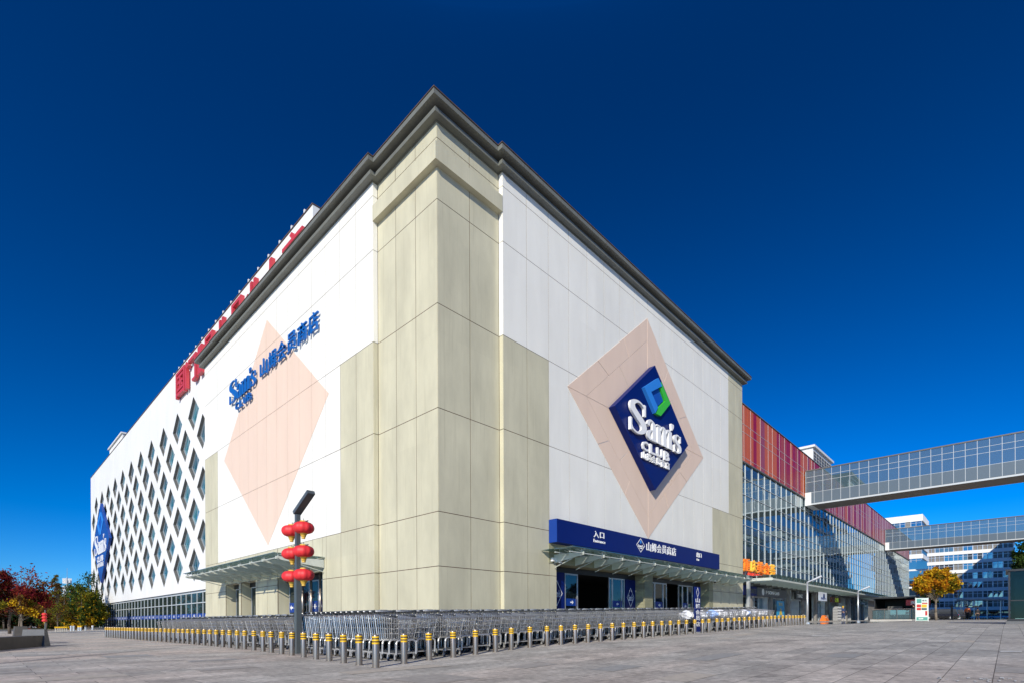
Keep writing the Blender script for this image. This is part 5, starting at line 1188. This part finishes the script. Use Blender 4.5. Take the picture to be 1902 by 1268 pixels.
# ================================================================== INFORMATION BOARD
bx,by=45.87,-10.13; bz=gz(bx); t=thing('info_board','freestanding mint and white information board with coloured pictures','sign',(bx,by,bz))
q1=at(1701,45.8); q2=at(1723.5,45.8); a=Vector((q1[0],q1[1],0)); b=Vector((q2[0],q2[1],0)); rxv=(b-a).normalized(); nv=Vector((rxv.y,-rxv.x,0)); nv=nv if nv.dot(CAM-a)>0 else -nv; wd=(b-a).length; fr=(a+Vector((0,0,bz)),rxv,(0,0,1),nv)
o,rx,ux,nx=map(Vector,fr); mb=MB(); rc=lambda x0,x1,z0,z1,d1,mi: mb.prism([(x0*wd,z0),(x1*wd,z0),(x1*wd,z1),(x0*wd,z1)],o,rx,ux,nx,.0,d1,mi)
rc(0,1,.06,2.06,.02,0); f2=MB()
for x0,x1,z0,z1,c in ((.06,.46,1.62,1.98,1),(.5,.95,1.55,1.66,2),(.06,.42,1.25,1.5,2),(.46,.9,1.22,1.5,3),(.06,.42,.98,1.2,2),(.46,.9,1.0,1.18,5),(.06,.72,.42,.92,4),(.76,.94,.52,.92,2),(.04,.96,.10,.38,1)): rc(x0,x1,z0,z1,.026,c)
text(mb,'导览',fr,.5*wd,.9*wd,1.76,1.92,.02,.008,.02,5); text(mb,'指南',fr,.2*wd,.6*wd,.18,.3,.026,.006,.02,4)
mb.build('board',['poster_pale','poster_teal','poster_red','poster_yellow','letter','shop_grey'],t); fm=MB()
for x0,x1 in ((-.03,0),(1,1.03)): fm.prism([(x0*wd,0),(x1*wd,0),(x1*wd,2.1),(x0*wd,2.1)],o,rx,ux,nx,-.03,.03)
fm.build('frame','letter',t)
# ================================================================== PEOPLE
def skin_mesh(name,joints,edges,m,parent):
    me=bpy.data.meshes.new(name); me.from_pydata([j[0] for j in joints],edges,[]); o=bpy.data.objects.new(name,me); COL.objects.link(o)
    md=o.modifiers.new('s','SKIN'); 
    for i,j in enumerate(joints): me.skin_vertices[0].data[i].radius=(j[1],j[1] if len(j)<3 else j[2])
    me.skin_vertices[0].data[0].use_root=True; sd=o.modifiers.new('d','SUBSURF'); sd.levels=2; sd.render_levels=2
    dg=bpy.context.evaluated_depsgraph_get(); m2=bpy.data.meshes.new_from_object(o.evaluated_get(dg)); bpy.data.objects.remove(o)
    m2.materials.clear(); m2.materials.append(M[m]); 
    for p in m2.polygons: p.use_smooth=True
    return link(name,m2,parent,(0,0,0))
def person(label,x,y,rz,top,legs,shoe,cap,hold=False,s=1.0,stride=.13,arms='down'):
    z=gz(x); t=thing('person',label,'person',(x,y,z),rz)
    # whole body as one surface, facing +y
    J=[((0,0,.95),.14,.11),((0,0,1.15),.13,.10),((0,0,1.36),.15,.10),((0,0,1.48),.06,.055),((0,.01,1.56),.075,.085),((0,.0,1.68),.08,.095)]
    E_=[(0,1),(1,2),(2,3),(3,4),(4,5)]
    for sx,st in ((-1,stride),(1,-stride)):
        b=len(J); J+= [((sx*.10,0,.88),.095,.10),((sx*.10,st*.6,.50),.062,.062),((sx*.10,st-.06*(st<0),.10),.042,.045),((sx*.10,st+.10,.045),.035,.04)]; E_+=[(0,b),(b,b+1),(b+1,b+2),(b+2,b+3)]
        b=len(J)
        if arms=='down': A=[((sx*.19,0,1.40),.055),((sx*.25,-st*.4,1.14),.043),((sx*.25,-st*.9+.04,.90),.034),((sx*.25,-st*.9+.06,.81),.03)]
        else: A=[((sx*.19,0,1.40),.055),((sx*.24,.02,1.14),.043),((sx*.20,.24,1.10),.034),((sx*.18,.33,1.10),.03)]
        J+=A; E_+=[(2,b),(b,b+1),(b+1,b+2),(b+2,b+3)]
        h=J[-1][0]
        for q in range(4):    # fingers
            k=len(J); J+=[((h[0]+(q-1.5)*.016,h[1]+.01,h[2]-.035),.009),((h[0]+(q-1.5)*.017,h[1]+.025,h[2]-.085+.008*abs(q-1.5)),.008)]; E_+=[(b+3,k),(k,k+1)]
        k=len(J); J+=[((h[0]-sx*.035,h[1]+.02,h[2]-.02),.010),((h[0]-sx*.045,h[1]+.035,h[2]-.05),.009)]; E_+=[(b+3,k),(k,k+1)]
    skin_mesh('body',J,E_,'skin',t)
    jk=[((0,0,.93),.175,.14),((0,0,1.15),.165,.135),((0,0,1.36),.175,.13),((0,0,1.45),.09,.085)]; je=[(0,1),(1,2),(2,3)]
    for sx,st in ((-1,stride),(1,-stride)):
        b=len(jk)
        if arms=='down': jk+=[((sx*.19,0,1.40),.078),((sx*.255,-st*.4,1.14),.062),((sx*.255,-st*.9+.04,.93),.05)]
        else: jk+=[((sx*.19,0,1.40),.078),((sx*.25,.02,1.14),.062),((sx*.20,.22,1.10),.05)]
        je+=[(2,b),(b,b+1),(b+1,b+2)]
    skin_mesh('jacket',jk,je,top,t)
    tr=[((0,0,.95),.155,.125)]; te=[]
    for sx,st in ((-1,stride),(1,-stride)):
        b=len(tr); tr+=[((sx*.10,0,.86),.115,.12),((sx*.10,st*.6,.50),.082,.082),((sx*.10,st-.06*(st<0),.13),.066,.066)]; te+=[(0,b),(b,b+1),(b+1,b+2)]
    skin_mesh('trousers',tr,te,legs,t)
    for sx,st in ((-1,stride),(1,-stride)):
        mb=MB(); mb.frust((sx*.10,st-.06*(st<0)+.05,.0),.05,.135,(sx*.10,st-.06*(st<0)+.02,.10),.038,.07); mb.build('shoe',shoe,t,(0,0,0))
    mb=MB(); mb.lathe((0,-.012,1.60),[(.085,-.03),(.098,.04),(.095,.1),(.07,.155),(.02,.18)],14); mb.build('hair' if cap=='hair' else 'hat',cap,t,(0,0,0))
    mb=MB(); mb.frust((0,.092,1.60),.011,.012,(0,.088,1.645),.006,.006); 
    for sx in (-1,1): mb.bar((sx*.03,.082,1.655),(sx*.03,.09,1.655),.009,8)
    mb.build('face','skin',t,(0,0,0)); t.scale=(s,s,s); return t
q_=at(1797,60); person('person seen from behind in an orange jacket, black trousers and white shoes walking away',q_[0],q_[1],-1.45,'orange','trouser','shoe','hair',s=.93)
q_=at(1816,78); pz=person('person in dark clothes beneath a dark parasol shape right of the orange jacket',q_[0],q_[1],-1.2,'coat','trouser','black','hair',stride=.08)
t=thing('umbrella','dark open umbrella above the person in dark clothes','umbrella',(q_[0]-.25,q_[1]+.1,gz(q_[0])+1.0)); c_=(q_[0]-.25,q_[1]+.2,gz(q_[0])+1.85); mb=MB(); mb.lathe(c_,[(.50,0),(.42,.12),(.24,.22),(.02,.27)],10); mb.build('canopy','coat',t); mb=MB(); mb.bar((c_[0],c_[1],c_[2]-.85),(c_[0],c_[1],c_[2]+.3),.012,5); mb.build('shaft','black',t)
xw=on_y(-1.0,1566); person('worker in yellow hat and navy clothes standing by the striped shop stack',xw,-1.0,2.4,'bluecloth','bluecloth','shoe','yellow',stride=.1,arms='fwd')
xw=on_y(-1.3,1692); person('person in black standing left of the information board',xw-6,-6.2,.6,'coat','trouser','black','hair',stride=.04) if False else None
q_=at(1697,56); person('person in black standing left of the information board',q_[0],q_[1],.6,'coat','trouser','black','hair',stride=.04)
xw=on_y(-1.4,1533); z=gz(xw); t=thing('traffic_barrier','low orange plastic barrier beside the glowing light box shop','barrier',(xw,-1.4,z)); mb=MB()
mb.frust((xw-.55,-1.4,z),.5,.3,(xw-.55,-1.4,z+.62),.36,.12); mb.frust((xw+.75,-1.2,z),.6,.3,(xw+.75,-1.2,z+.5),.5,.10); mb.build('shell','traffic_orange',t); mb=MB(); mb.box(xw-.8,xw-.35,-1.6,-1.55,z+.25,z+.4); mb.build('reflector','letter',t)
xw=on_y(-.7,1555); z=gz(xw); t=thing('crate_stack','tall stack of grey and white striped crates by the shop doors','crates',(xw,-.7,z)); 
for k in range(5): mb=MB(); mb.box(xw-1.0,xw+1.0,-.95,-.45,z+k*.34,z+k*.34+.31,0); mb.box(xw-.98,xw+.98,-.953,-.951,z+k*.34+.14,z+k*.34+.29,1); mb.build('crate',['castor','letter'],t)
q_=at(1702,57); t=thing('red_kiosk_sign','small red sign board left of the information board','sign',(q_[0],q_[1],.75)); mb=MB(); mb.box(q_[0]-.1,q_[0]+.05,q_[1]-1.2,q_[1]+.9,2.4,3.0); text(mb,'美食',((q_[0]-.101,0,0),(0,-1,0),(0,0,1),(-1,0,0)),-q_[1]-.5,-q_[1]+.6,2.5,2.9,0,.01,.02,1); mb.build('sign_face',['poster_red','letter'],t); mb=MB(); mb.bar((q_[0],q_[1],.7),(q_[0],q_[1],2.39),.05,6); mb.build('post','black',t)
